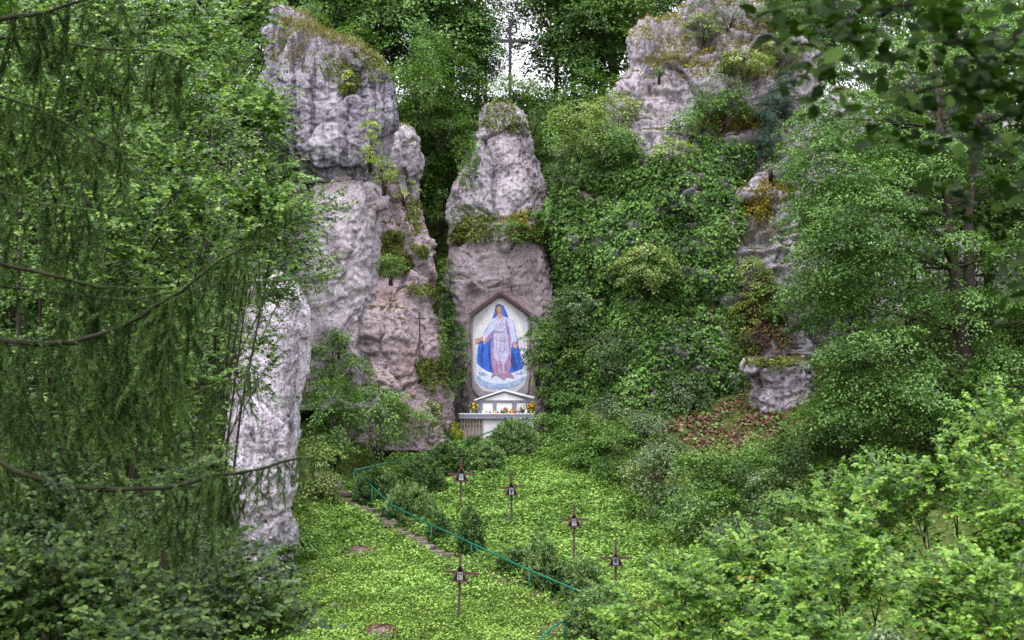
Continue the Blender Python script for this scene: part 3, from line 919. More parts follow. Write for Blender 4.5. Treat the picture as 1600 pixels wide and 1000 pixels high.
# ------------------------------------------------------------------ altar under the mosaic
ALT_D = 69.6
def altar():
    d = ALT_D; s = d / F
    def X(zx): return (700 + zx / 9.094 - 800) * s
    def Z(zy): return (HY - (590 + zy / 9.094)) * s
    root = empty("altar", (0, d, -2.3), "white stone altar with a grey gabled front and long counter slab below the mosaic", "altar")
    inv = -Vector(root.location)
    def bx(name, x0, x1, z0, z1, y0, y1, mat):
        return MB().box((Vector(((x0 + x1) / 2, (y0 + y1) / 2, (z0 + z1) / 2)) + inv), (x1 - x0, y1 - y0, abs(z1 - z0))).obj(name, mat, root)
    zb = -2.4
    bx("base", X(500), X(1215), zb, Z(588), d + 0.15, d + 1.1, M['wallwhite'])
    bx("counter_slab", X(160), X(692), Z(585), Z(524), d, d + 1.3, M['grey_stone'])
    bx("counter_slab", X(695), X(1228), Z(585), Z(522), d + .003, d + 1.303, M['grey_stone'])
    bx("counter_top", X(152), X(1232), Z(522) + .001, Z(510), d - 0.02, d + 1.31, M['white'])
    y0 = d + 0.75
    for a, b in ((425, 484), (636, 684), (912, 972), (1112, 1178)):
        bx("pilaster", X(a), X(b), Z(509), Z(345), y0, y0 + 0.25, M['grey_stone'])
    bx("lintel", X(425), X(1178), Z(344), Z(322), y0 - .01, y0 + .25, M['grey_stone'])
    for a, b in ((486, 634), (686, 910), (974, 1110)):
        bx("panel", X(a), X(b), Z(509), Z(346), y0 + 0.06, y0 + .2, M['white'])
        bx("panel_top_strip", X(a), X(b), Z(352), Z(346), y0 + 0.03, y0 + .059, M['dark_iron'])  # thin dark strip along the panel's upper edge only
    def poly(name, pts, ya, yb, mat):
        q = [(X(a) + inv.x, Z(b) + inv.z) for a, b in pts]
        return MB().prism(q, ya + inv.y, yb + inv.y).obj(name, mat, root)
    poly("gable", [(480, 321), (1130, 321), (800, 215)], y0 + .02, y0 + .24, M['white'])
    poly("gable_moulding", [(425, 321), (478, 321), (798, 214), (798, 190), (425, 308)], y0 - .012, y0 + .245, M['grey_stone'])
    poly("gable_moulding", [(1178, 321), (1178, 300), (800, 190), (800, 214), (1132, 321)], y0 - .012, y0 + .245, M['grey_stone'])
    poly("roof_slab", [(365, 312), (375, 327), (795, 188), (795, 163)], y0 - .12, y0 + .5, M['white'])
    poly("roof_slab", [(1232, 270), (797, 163), (797, 188), (1222, 300)], y0 - .12, y0 + .5, M['white'])
    for cx, cz in ((460, 345), (942, 345)):
        mb = MB(); mb.lathe([(0.01, 0), (0.02, .01), (0.02, .05), (0.01, .06)], (X(cx) + inv.x, y0 - .03 + inv.y, Z(cz) + inv.z), 8)
        mb.obj("lamp_fitting", M['white'], root)
    # wooden pickets below the counter's open end
    fr = empty("picket_fence", (X(340), d + .2, zb), "short brown picket fence closing the open end below the counter slab", "fence")
    fi = -Vector(fr.location)
    for i in range(8):
        px_ = X(188 + i * 43)
        MB().box(Vector((px_, d + .12, (Z(590) + Z(870)) / 2)) + fi, (X(22) - X(0), 0.03, Z(590) - Z(870))).obj("picket", M['fence'], fr)
    for zz in (615, 665):
        MB().box(Vector((X(340), d + .16, Z(zz))) + fi, (X(320) - X(0), 0.03, 0.05)).obj("rail", M['fence'], fr)
    bx("side_wall", X(215), X(498), zb, Z(705), d + .30, d + .5, M['wallwhite'])
    bx("side_wall", X(215), X(498), Z(668), Z(590), d + .303, d + .5, M['wallwhite'])
    # stone steps in front
    for i in range(4):
        st = MB().box((X(640), d - .5 - i * .35, zb + .42 - i * .16), (X(200) - X(0), .36, .16))
        st = st.obj("stone_step", M['step']); tag(st, ["top", "second", "third", "lowest"][i] + " of the stone steps leading up to the altar", "step", "stone steps to the altar")
    # things on the counter: votive lights and vases
    ztop = Z(510)
    glass = {c: flat_mat("glass_" + c, v, 0.2, 0.15, 9) for c, v in dict(red=(0.45, 0.02, 0.03), white=(0.7, 0.68, 0.62), amber=(0.55, 0.22, 0.02), yellow=(0.65, 0.5, 0.04), purple=(0.16, 0.08, 0.16), clear=(0.35, 0.36, 0.40)).items()}
    cap = flat_mat("lantern_cap", (0.35, 0.22, 0.08), 0.4, 0.3, 9, metallic=0.3)
    items = [(497, 'white', 1.25), (545, 'clear', .9), (595, 'purple', .8), (522, 'white', .8), (570, 'white', .65), (660, 'yellow', 1.05), (710, 'red', .8), (905, 'amber', 1.5), (935, 'red', .9),
             (965, 'purple', .9), (990, 'clear', 1.2), (1010, 'purple', .9), (1110, 'white', 1.5), (740, 'white', .55), (875, 'amber', .8), (1130, 'purple', 1.3), (1030, 'white', .8), (438, 'clear', .9), (620, 'white', .6)]
    words = {'white': 'milky white', 'clear': 'clear glass', 'purple': 'dark purple', 'yellow': 'yellow', 'red': 'red', 'amber': 'amber'}
    panelname = lambda v: "in front of the left white panel" if v < 636 else ("before the middle white panel" if v < 912 else ("before the right white panel" if v < 1112 else "beside the right bouquet"))
    ordn = ["first", "second", "third", "fourth", "fifth", "sixth", "seventh", "eighth", "ninth", "tenth", "eleventh", "twelfth", "thirteenth", "fourteenth", "fifteenth", "sixteenth", "seventeenth", "eighteenth", "nineteenth"]
    order = sorted(range(len(items)), key=lambda i: items[i][0])
    for rank, i in enumerate(order):
        zx, c, h = items[i]
        r = empty("votive_lantern", (X(zx), d + .33 + 0.1 * (i % 3), ztop), f"{words[c]} grave lantern, {ordn[rank]} in the counter row, {panelname(zx)}", "lantern", "votive lanterns along the altar counter")
        k = 0.17 * h
        mb = MB(); mb.lathe([(.28 * k, 0), (.34 * k, .1 * k), (.32 * k, .55 * k), (.25 * k, .72 * k)], seg=10); mb.obj("jar", glass[c], r, True)
        mb = MB(); mb.lathe([(.27 * k, .72 * k), (.28 * k, .78 * k), (.16 * k, .9 * k), (.03 * k, k)], seg=10); mb.obj("cap", cap, r, True)
    # flowers
    def bouquet(zx, zy, rr, vase_c, cols, label, n=34, vh=0.22):
        x = X(zx); r = empty("flower_vase", (x, d + .42, ztop), label, "flowers", "flower vases on the altar counter")
        mb = MB(); mb.lathe([(.05, 0), (.07, .02), (.055, vh * .5), (.075, vh)], seg=12); mb.obj("vase", glass[vase_c], r, True)
        zc = Z(zy) - ztop
        Ls = [(rvec(160) * [rr * .55, rr * .5, rr * .5] + [0, 0, zc - rr * .3], rvec(160) + [0, 0, .6], rvec(160) + [0, 0, .5], 0.11 * rng.uniform(.5, 1.2, 160), rng.random(160))]
        obj("foliage", leaf_mesh("foliage", Ls, T_QUAD), M['maple'], r)
        st = MB()
        for j in range(10):
            st.tube([(0, 0, vh * .5), (random.uniform(-.6, .6) * rr, random.uniform(-.5, .5) * rr, zc)], .006, 4)
        st.obj("stems", M['rail'], r)
        for j in range(n):
            u = rng.normal(size=3); u /= np.linalg.norm(u); u[1] = -abs(u[1])
            p_ = u * np.array([rr, rr * .8, rr * .85]) * rng.uniform(.6, 1) + [0, 0, zc]
            fl = MB(); q = random.uniform(.03, .055)
            for k in range(6):
                a = 2 * math.pi * k / 6
                fl.add([(0, 0, 0), (q * math.cos(a - .5), q * math.sin(a - .5), .4 * q), (q * 1.3 * math.cos(a), q * 1.3 * math.sin(a), .6 * q), (q * math.cos(a + .5), q * math.sin(a + .5), .4 * q)], [(0, 1, 2, 3)])
            o = fl.obj("blossom", PET[random.choice(cols)], r)
            o.location = p_; o.rotation_euler = Vector(u).to_track_quat('Z', 'Y').to_euler()
    PET = {c: flat_mat("petal_" + c, v, 0.6, 0.15, 20) for c, v in dict(yellow=(0.75, 0.50, 0.02), orange=(0.70, 0.22, 0.02), white=(0.75, 0.72, 0.62), pink=(0.5, 0.25, 0.40), red=(0.45, 0.02, 0.03)).items()}
    bouquet(368, 415, 0.25, 'amber', ['yellow', 'yellow', 'yellow', 'white', 'orange'], "yellow bouquet in a brown vase at the fence end of the counter", 38)
    bouquet(1185, 400, 0.25, 'yellow', ['yellow', 'yellow', 'orange'], "yellow and orange bouquet in a yellow vase at the far end of the counter", 38)
    bouquet(805, 475, 0.16, 'yellow', ['red', 'yellow', 'orange', 'white', 'red'], "small mixed red and yellow flowers before the middle white panel", 22, .1)
    bouquet(1062, 455, 0.15, 'clear', ['white', 'pink', 'white'], "faded pinkish white bunch before the right white panel", 16, .12)
    bouquet(318, 405, 0.09, 'clear', ['pink', 'white'], "tiny mauve posy tucked against the yellow bouquet", 8, .2)
altar()

def mosaic():
    d = MOS_Y; s = d / F; K = 5.882
    def pt(a, b): return ((730 + a / K - 800) * s, (HY - (450 + b / K)) * s)
    root = empty("mosaic_picture", (0, d, 0), "large gabled mosaic of a robed woman in a blue mantle standing on clouds", "mosaic")
    MMt = {}
    def mm(n, c1, c2, sc=24):
        MMt[n] = mosaic_mat("tesserae_" + n, c1, c2, sc)
    mm('ground', (0.38, 0.37, 0.41), (0.60, 0.59, 0.63)); mm('aura', (0.52, 0.49, 0.52), (0.70, 0.69, 0.71)); mm('blue', (0.008, 0.05, 0.36), (0.02, 0.19, 0.75)); mm('deep', (0.01, 0.02, 0.16), (0.03, 0.07, 0.36))
    mm('robe', (0.28, 0.26, 0.48), (0.60, 0.56, 0.74)); mm('mauve', (0.20, 0.09, 0.20), (0.44, 0.25, 0.38)); mm('sleeve', (0.30, 0.34, 0.56), (0.60, 0.60, 0.78)); mm('skin', (0.35, 0.16, 0.11), (0.58, 0.32, 0.24))
    mm('hair', (0.10, 0.04, 0.03), (0.2, 0.09, 0.05)); mm('cloud', (0.42, 0.48, 0.66), (0.74, 0.74, 0.80)); mm('cloud_blue', (0.14, 0.24, 0.46), (0.42, 0.50, 0.70)); mm('fold', (0.24, 0.20, 0.38), (0.40, 0.34, 0.52))
    def layer(name, pts, k, mat, parent=root, smooth=True):
        q = [pt(*p) for p in pts]
        if smooth:                      # round the outline once
            r = []
            for i in range(len(q)):
                a, b = q[i], q[(i + 1) % len(q)]
                r += [(a[0] * .88 + b[0] * .12, a[1] * .88 + b[1] * .12), (a[0] * .12 + b[0] * .88, a[1] * .12 + b[1] * .88)]
            q = r
        return MB().prism(q, -0.004 * k, 0.05 if k == 0 else -0.004 * (k - 1) - 0.001).obj(name, MMt[mat], parent)
    plaster = flat_mat("plaster", (0.27, 0.235, 0.25), 0.9, 0.2, 5, 0.5)
    q = [pt(*p) for p in [(35, 255), (305, 66), (578, 250), (572, 420), (566, 600), (572, 800), (556, 960), (500, 1000), (110, 1000), (50, 930), (38, 760), (42, 560), (40, 400)]]
    MB().prism(q, 0.0, 0.6).obj("plaster_field", plaster, root)
    layer("background", [(62, 262), (305, 78), (552, 258), (556, 420), (548, 560), (556, 780), (520, 900), (440, 960), (150, 950), (70, 860), (52, 740), (58, 560), (54, 400)], 1, 'ground')
    layer("aura", [(150, 270), (215, 170), (300, 110), (400, 165), (470, 270), (520, 420), (520, 620), (500, 720), (110, 720), (80, 560), (80, 400)], 2, 'aura')
    layer("cloud", [(85, 695), (72, 790), (90, 860), (150, 905), (230, 930), (350, 925), (440, 903), (510, 865), (546, 800), (540, 725), (500, 748), (440, 770), (380, 760), (250, 760), (200, 760), (150, 745), (110, 712)], 3, 'cloud')
    for c in ([(95, 800), (80, 830), (110, 880), (200, 925), (330, 930), (440, 905), (520, 855), (540, 800), (490, 835), (430, 855), (350, 880), (260, 880), (180, 860), (130, 840)],
              [(100, 780), (140, 770), (190, 800), (160, 815), (120, 805)], [(450, 790), (500, 765), (530, 770), (500, 795), (460, 805)]):
        layer("cloud_shadow", c, 4, 'cloud_blue')
    layer("cloud_puff", [(240, 835), (270, 812), (310, 830), (340, 856), (385, 836), (430, 842), (400, 870), (300, 872)], 5, 'cloud')
    layer("mantle", [(262, 158), (280, 148), (305, 148), (335, 165), (358, 215), (380, 268), (425, 298), (446, 390), (462, 480), (480, 560), (500, 640), (516, 722), (498, 745), (440, 768), (390, 782), (240, 778), (195, 768), (140, 738), (90, 692), (95, 560), (108, 505), (160, 400), (210, 322), (235, 268), (250, 222), (256, 180)], 6, 'blue')
    for c in ([(140, 500), (155, 560), (140, 640), (150, 720), (125, 700), (120, 600)], [(200, 470), (215, 560), (222, 680), (235, 760), (205, 740), (190, 600)], [(405, 560), (440, 640), (470, 740), (420, 760), (400, 680)], [(455, 560), (478, 640), (490, 720), (470, 700)],
              [(340, 185), (362, 240), (378, 266), (350, 262)], [(262, 165), (280, 155), (300, 157), (270, 175)]):
        layer("mantle_fold", c, 7, 'deep')
    layer("robe", [(275, 258), (345, 260), (380, 300), (374, 350), (363, 398), (386, 440), (400, 520), (402, 620), (400, 720), (386, 775), (300, 790), (245, 780), (226, 700), (218, 600), (224, 480), (256, 400), (242, 340), (242, 300)], 8, 'robe')
    for c in ([(226, 560), (240, 600), (250, 700), (262, 770), (240, 780), (222, 680)], [(250, 640), (285, 700), (290, 780), (265, 780), (255, 720)], [(298, 620), (320, 700), (330, 780), (300, 785), (292, 720)], [(340, 700), (372, 650), (398, 560), (401, 700), (385, 775), (345, 782)],
              [(362, 400), (388, 450), (398, 560), (385, 600), (378, 500)], [(352, 290), (378, 300), (372, 360), (358, 390), (350, 340)], [(256, 400), (362, 400), (363, 410), (254, 411)], [(225, 480), (240, 440), (246, 520), (232, 590), (220, 600)]):
        layer("robe_shade", c, 9, 'mauve')
    for c in ([(270, 430), (278, 430), (272, 560), (262, 600)], [(300, 430), (306, 430), (310, 560), (302, 600)], [(275, 470), (320, 495), (365, 470), (320, 506)], [(270, 540), (325, 580), (380, 545), (325, 592)], [(290, 660), (330, 700), (385, 660), (330, 712)], [(280, 300), (300, 340), (330, 300), (300, 350)], [(270, 350), (300, 372), (345, 350), (300, 380)], [(332, 430), (340, 430), (352, 540), (344, 580)]):
        layer("robe_fold", c, 10, 'fold')
    layer("hem", [(238, 776), (216, 832), (262, 798), (300, 815), (335, 846), (368, 815), (435, 828), (412, 790), (384, 772), (300, 786)], 11, 'mauve')
    layer("sleeve", [(258, 268), (215, 300), (190, 370), (150, 425), (128, 432), (150, 470), (152, 522), (178, 512), (232, 445), (248, 380), (252, 330)], 11, 'sleeve')
    layer("sleeve_shade", [(205, 420), (240, 385), (234, 440), (178, 512), (156, 520), (160, 480)], 12, 'mauve')
    layer("cuff", [(128, 432), (142, 428), (162, 470), (160, 492), (148, 490), (145, 465)], 13, 'aura')
    layer("sleeve", [(350, 268), (402, 275), (430, 320), (436, 380), (452, 440), (456, 500), (430, 490), (410, 510), (412, 550), (400, 520), (388, 440), (376, 380), (370, 320)], 11, 'sleeve')
    layer("sleeve_shade", [(378, 330), (392, 400), (402, 470), (405, 530), (390, 450), (376, 385)], 12, 'mauve')
    layer("hand", [(145, 445), (110, 458), (76, 468), (68, 482), (92, 482), (74, 500), (84, 508), (110, 500), (132, 488), (150, 482)], 14, 'skin', smooth=False)
    layer("hand", [(414, 502), (440, 495), (462, 520), (462, 546), (442, 557), (425, 545), (418, 525)], 14, 'skin')
    layer("hair", [(262, 170), (280, 158), (308, 160), (322, 190), (318, 235), (328, 262), (300, 262), (270, 250), (262, 220)], 9, 'hair')
    layer("neck", [(280, 235), (315, 235), (330, 268), (300, 285), (275, 262)], 10, 'skin')
    layer("face", [(272, 180), (285, 168), (303, 170), (315, 195), (314, 225), (300, 246), (284, 240), (272, 215)], 12, 'skin')
    for c in ([(277, 200), (286, 197), (286, 203), (278, 205)], [(297, 198), (308, 200), (307, 205), (297, 204)], [(285, 228), (302, 228), (298, 233), (288, 233)], [(290, 205), (296, 218), (289, 219)]):
        layer("features", c, 14, 'hair', smooth=False)
    # tiled canopy following the gable
    cap = empty("tiled_canopy", (0, d, 0), "narrow brown tiled canopy running up both sides of the mosaic gable", "canopy")
    tile = flat_mat("clay_tile", (0.13, 0.065, 0.07), 0.8, 0.35, 8, 0.3)
    for a, b in (((28, 252), (304, 48)), ((304, 48), (584, 250))):
        A, B = Vector(pt(*a)), Vector(pt(*b)); n = 24; ang = math.atan2(B.y - A.y, B.x - A.x)
        R = Matrix.Rotation(-ang, 3, 'Y')
        C = (A + B) / 2; nrm = Vector((-math.sin(ang), math.cos(ang)))
        MB().box((C.x + nrm.x * .06, -0.10, C.y + nrm.y * .06), ((B - A).length, 0.36, 0.04), R).obj("roof_board", M['wood_dark'], cap)
        for i in range(n):
            c = A.lerp(B, (i + .5) / n) + nrm * -0.01
            w = (B - A).length / n
            o = MB().box((0, 0, 0), (w * .52, 0.40, 0.16), R)
            o = o.obj("tile", tile, cap); o.location = (c.x + nrm.x * .02, -0.14 + random.uniform(-.01, .01), c.y + nrm.y * .02)
mosaic()

# ------------------------------------------------------------------ crosses on the rocks
def cliff_crosses():
    r = empty("hilltop_cross", P(797, 120, 83), "tall dark cross on the wooded skyline above the mosaic rock", "cross")
    s = 83 / F
    MB().box((0, 0, 42 * s - .6), (0.19, 0.19, 88 * s + 1.2)).obj("post", M['dark_iron'], r)
    MB().box((0, -.003, 56 * s), (58 * s, 0.20, 0.17)).obj("crossbar", M['dark_iron'], r)
    m = (np.abs(R3['px'] - 656) < 3) & (np.abs(R3['py'] - 566) < 4) & (R3['N'][:, 1] < 0)
    dd = R3['V'][m][:, 1].min() if m.any() else 65
    d2 = dd - .25
    r = empty("iron_cross", P(656, 566, dd + .05), "thin iron cross fixed on the pinkish sloping rock buttress", "cross")
    s = dd / F
    MB().tube([(0, -.15, -.2), (0, -.2, 78 * s)], 0.042, 6).obj("post", M['cross_iron'], r)
    MB().tube([(-9 * s, -.2, 68 * s), (9 * s, -.2, 68 * s)], 0.036, 6).obj("crossbar", M['cross_iron'], r)
cliff_crosses()
# ------------------------------------------------------------------ plants
def limb_tree(root, base, top, r0, n_limbs, crown_pts, mat, seg=8, lean=0.3):
    """tapered trunk with limbs reaching into the crown; coordinates relative to root"""
    base = Vector(base); top = Vector(top)
    pts = [base.lerp(top, t) + Vector((random.uniform(-1, 1), random.uniform(-1, 1), 0)) * lean * (0.3 if 0 < t < 1 else 0) for t in (0, .2, .4, .6, .8, 1)]
    rad = [r0 * (1.25 if t == 0 else 1 - .75 * t) for t in (0, .2, .4, .6, .8, 1)]
    MB().tube(pts, rad, seg, .06).obj("trunk", mat, root, True)
    mb = MB()
    idx = rng.choice(len(crown_pts), min(n_limbs, len(crown_pts)), replace=False)
    for i in idx:
        c = Vector(crown_pts[i])
        t = min(.95, max(.12, (c.z - base.z) / max(.1, (top.z - base.z)) - random.uniform(.15, .4)))
        a = base.lerp(top, t)
        m = a.lerp(c, .5) + Vector((random.uniform(-.1, .1), random.uniform(-.1, .1), .06)) * (c - a).length
        mb.tube([a, a.lerp(m, .5), m, m.lerp(c, .6), c], [r0 * .38 * (1 - t * .5), r0 * .28 * (1 - t * .5), r0 * .18, r0 * .1, r0 * .04], 5, .05)
    if mb.v:
        mb.obj("limbs", mat, root, True)

def shift(L, o):
    o = np.asarray(o, float)
    return [(c[0] - o, *c[1:]) for c in L]

# ---- forest on the hill behind the cliffs: a few crowns shared by many trees
def hill_trees():
    protos = []
    for k, (lm, tpl, sz) in enumerate((('beech', T_QUAD, .17), ('beech_pale', T_QUAD, .16), ('maple', T_WIDE, .17), ('beech', T_QUAD, .15))):
        L = []
        for (cx, cy, cz, rx, ry, rz, ns) in ((0, 0, 6.0, 3.0, 3.0, 3.6, 75), (1.6, -.8, 4.0, 2.2, 2.2, 2.0, 30), (-1.6, -.6, 4.2, 2.2, 2.2, 2.2, 30), (.2, 0, 9.0, 1.8, 1.8, 2.0, 22), (0, -1, 2.4, 2.3, 2.0, 1.3, 22)):
            L += blob_sprays(cx, cy, cz, rx, ry, rz, ns, 84, 0.95, sz * 1.08, inner=.5, droop=.22)
        protos.append((leaf_mesh("crown", L, tpl), M[lm], [c[0].mean(0) for c in L]))
    thin = []
    for (cx, cy, cz, rx, ry, rz, ns) in ((0, 0, 6.0, 2.6, 2.4, 3.4, 60), (.2, 0, 9.0, 1.8, 1.8, 2.0, 20), (0, 0, 3, 2.3, 2.0, 1.5, 18)):
        thin += blob_sprays(cx, cy, cz, rx, ry, rz, ns, 84, 0.85, .15, inner=.3)
    protos.append((leaf_mesh("crown", thin, T_QUAD), M['beech'], [c[0].mean(0) for c in thin]))
    # px of the trunk, distance, height factor, kind, base row override
    S = [(455, 84, 1.0, 1, None), (500, 88, 1.25, 0, None), (548, 82, .9, 1, None), (575, 80, .95, 2, None), (610, 86, 1.3, 0, None), (640, 80.5, 1.0, 1, None), (665, 84, 1.15, 2, None), (690, 81, .85, 0, None),
         (700, 88, 1.5, 3, None), (700, 84, .8, 0, None), (745, 92, 1.0, 4, None), (748, 80.5, .40, 1, None), (758, 91, .55, 0, None), (812, 81, .30, 0, None), (868, 92, 1.05, 4, None), (846, 82, .34, 2, None), (918, 85, .9, 0, None), (892, 88, 1.35, 3, None), (908, 81, .95, 2, None), (938, 84, 1.25, 0, None), (965, 80.5, .95, 1, None), (990, 90, 1.4, 3, None),
         (1005, 88, 1.2, 4, None), (1060, 92, 1.0, 0, None), (1120, 90, .9, 4, None), (1180, 92, 1.1, 0, None), (1225, 84, .9, 0, None), (1265, 80, 1.05, 3, None), (1240, 92, 1.2, 3, None), (1300, 86, 1.1, 2, None), (1360, 84, 1.2, 4, None), (1440, 86, 1.25, 4, None), (1520, 84, 1.2, 0, None), (1600, 86, 1.3, 4, None), (1680, 82, 1.2, 0, None),
         (400, 86, 1.2, 0, None), (330, 84, 1.2, 3, None), (250, 86, 1.2, 0, None), (160, 84, 1.2, 1, None), (60, 86, 1.3, 0, None), (-60, 84, 1.3, 0, None),
         (560, 96, 1.5, 0, None), (650, 97, 1.5, 3, None), (960, 98, 1.4, 0, None), (1400, 97, 1.4, 3, None), (480, 98, 1.5, 3, None)]
    spots = [(590, "above the streaked cliff head"), (720, "between streaked cliff and mosaic rock"), (790, "just left of the hilltop cross"), (880, "just right of the hilltop cross"), (1010, "between the hilltop cross and the rock dome"), (1260, "on top of the rock dome"), (2000, "above the big broadleaf tree"), ]
    names = ["dark beech", "pale green beech", "broad maple", "tall dark beech", "thin leaved beech"]
    seen = {}
    for (px, d, s, k, _) in S:
        x = (px - 800) * d / F
        z = float(H(x, d)) - .2
        me, mt, cp = protos[k]
        w = "behind the left front trees" if px < 430 else next(t for lim, t in spots if px < lim)
        key = (k, w); seen[key] = seen.get(key, 0) + 1
        nth = ["", "second ", "third ", "fourth ", "fifth ", "sixth "][seen[key] - 1]
        root = empty("hill_tree", (x, d, z), f"{nth}{names[k]} on the hilltop {w}", "tree", "trees on the hill behind the cliffs")
        rz = random.uniform(0, 6.28)
        root.scale = (s * random.uniform(.85, 1.1), s * random.uniform(.85, 1.1), s)
        c = obj("crown", me, mt, root); c.rotation_euler = (0, 0, rz)
        cpr = [Matrix.Rotation(rz, 3, 'Z') @ Vector(p) for p in cp]
        limb_tree(root, (0, 0, -1), (0.2, 0, 9.5), 0.16, 14, [tuple(v) for v in cpr], M['bark'], 7)
    # woodland on the left bank, seen through the leaves of the nearer trees
    for i, (px, d, s, k) in enumerate([(1420, 62, 1.35, 3), (1540, 64, 1.5, 0), (1640, 58, 1.5, 3), (1345, 64, 1.0, 0)]):
        x = (px - 800) * d / F
        z = float(H(x, d)) - .2
        me, mt, cp = protos[k]
        root = empty("woodland_tree", (x, d, z), f"dark beech behind the big broadleaf tree, {['between its trunk and the rock', 'directly behind its trunk', 'at the frame edge', 'nearest the bare rock strip'][i]}", "tree", "beeches behind the big broadleaf tree")
        root.scale = (s, s, s)
        obj("crown", me, mt, root).rotation_euler = (0, 0, i * 1.7)
        limb_tree(root, (0, 0, -1), (0.2, 0, 9.5), 0.18, 10, [tuple(Matrix.Rotation(i * 1.7, 3, 'Z') @ Vector(p)) for p in cp], M['bark'], 7)
    words = ["at the frame's edge", "second from the frame's edge", "third from the frame's edge", "fourth from the frame's edge", "behind the alder's middle", "behind the alder's inner boughs", "behind the maple", "nearest the white rock"]
    for i, (px, d, s, k) in enumerate([(-40, 52, 1.55, 0), (40, 60, 1.7, 3), (95, 47, 1.35, 0), (160, 58, 1.7, 3), (215, 50, 1.3, 0), (270, 60, 1.6, 3), (325, 64, 1.45, 0), (290, 52, .95, 3)]):
        x = (px - 800) * d / F
        z = float(H(x, d)) - .2
        me, mt, cp = protos[k]
        root = empty("woodland_tree", (x, d, z), f"dark beech of the left bank wood, {words[i]}", "tree", "beech wood on the left bank")
        root.scale = (s, s, s)
        rz = random.uniform(0, 6.28)
        c = obj("crown", me, mt, root); c.rotation_euler = (0, 0, rz)
        cpr = [Matrix.Rotation(rz, 3, 'Z') @ Vector(p) for p in cp]
        limb_tree(root, (0, 0, -1), (0.2, 0, 9.5), 0.20, 14, [tuple(v) for v in cpr], M['bark'], 7)
hill_trees()

# ---- trees in the dark cleft between cliffs
def simple_bush(name, cat, label, group, px, py, w, h, d, mat, size=.13, tmpl=T_QUAD, dens=1.0, R=.55, n=70, ground=None, stem=True, inner=.5, depth=None, **k):
    s = d / F
    rx, rz = w * s / 2, h * s / 2
    ry = depth if depth else min(rx, 2.2)
    c = Pn(px, py, d)
    base = c - np.array([0, 0, rz])
    area = rx * rz + rx * ry + ry * rz
    R = min(R, max(.18, .7 * min(rx, rz)))
    ns = max(6, int(area * 5.0 * dens / (R * R * 2.0)))
    root = empty(name, Vector(base), label, cat, group)
    q = blob_sprays(0, 0, rz, rx * .85, ry * .85, rz * .95, ns, n, R, size, inner=inner, flip=False, **k)
    obj("foliage", leaf_mesh("foliage", q, tmpl), M[mat], root)
    if stem:
        mb = MB()
        for c_ in q[::max(1, len(q) // 6)]:
            p = c_[0].mean(0)
            p = p * [.8, .5, .8] + [0, .2, 0]
            mb.tube([(random.uniform(-.1, .1), .15, -0.4), (p[0] * .5, p[1] * .5 + .1, p[2] * .5), tuple(p)], [.022, .016, .006], 5)
        mb.obj("stems", M['bark'], root, True)
    return root

CG = "trees and saplings in the cleft between the cliffs"
simple_bush("cleft_tree", "tree", "tree with drooping boughs overhanging the top of the dark cleft", CG, 690, 130, 150, 190, 77, 'beech', .14, dens=.9, R=.9, n=90)
simple_bush("cleft_tree", "tree", "low dark tree filling the middle of the cleft beside the slim pillar", CG, 690, 275, 70, 90, 77, 'dark_leaf', .13, dens=.5, R=.7, n=70)  # darkened leaf colour stands in for the cleft's shade
simple_bush("cleft_tree", "tree", "pale leaved tree leaning over the cleft from the cliff head's shoulder", CG, 650, 95, 110, 130, 74, 'maple', .13, dens=.7, R=.8, n=90)
simple_bush("cleft_sapling", "sapling", "sapling beside the foot of the upper knob in the cleft", CG, 688, 318, 50, 60, 74, 'beech', .11, dens=.35, R=.5, n=50)
simple_bush("cleft_sapling", "sapling", "thin green sapling low in the cleft next to the pink buttress", CG, 695, 440, 22, 120, 71.5, 'bush', .10, dens=.5, R=.4, n=50)
simple_bush("cleft_sapling", "sapling", "leafy growth where the cleft meets the lawn", CG, 705, 540, 30, 130, 70.5, 'bush', .10, dens=.8, R=.4, n=60)
simple_bush("cleft_sapling", "sapling", "tall bush in the gap between knob and ivy wall", CG, 870, 230, 60, 130, 76, 'maple', .13, dens=.8, R=.6, n=80)
simple_bush("cleft_sapling", "sapling", "dark bush under the hilltop cross by the knob's top", CG, 835, 165, 90, 70, 78, 'beech', .13, dens=.9, R=.7, n=80)
simple_bush("cleft_sapling", "sapling", "rounded bush directly below the hilltop cross", CG, 803, 136, 96, 50, 80.5, 'beech_pale', .12, dens=.9, R=.6, n=80)
simple_bush("cleft_sapling", "sapling", "shrub growing on the left shoulder of the upper knob", CG, 728, 215, 36, 90, 76, 'bush', .11, dens=.9, R=.5, n=60)

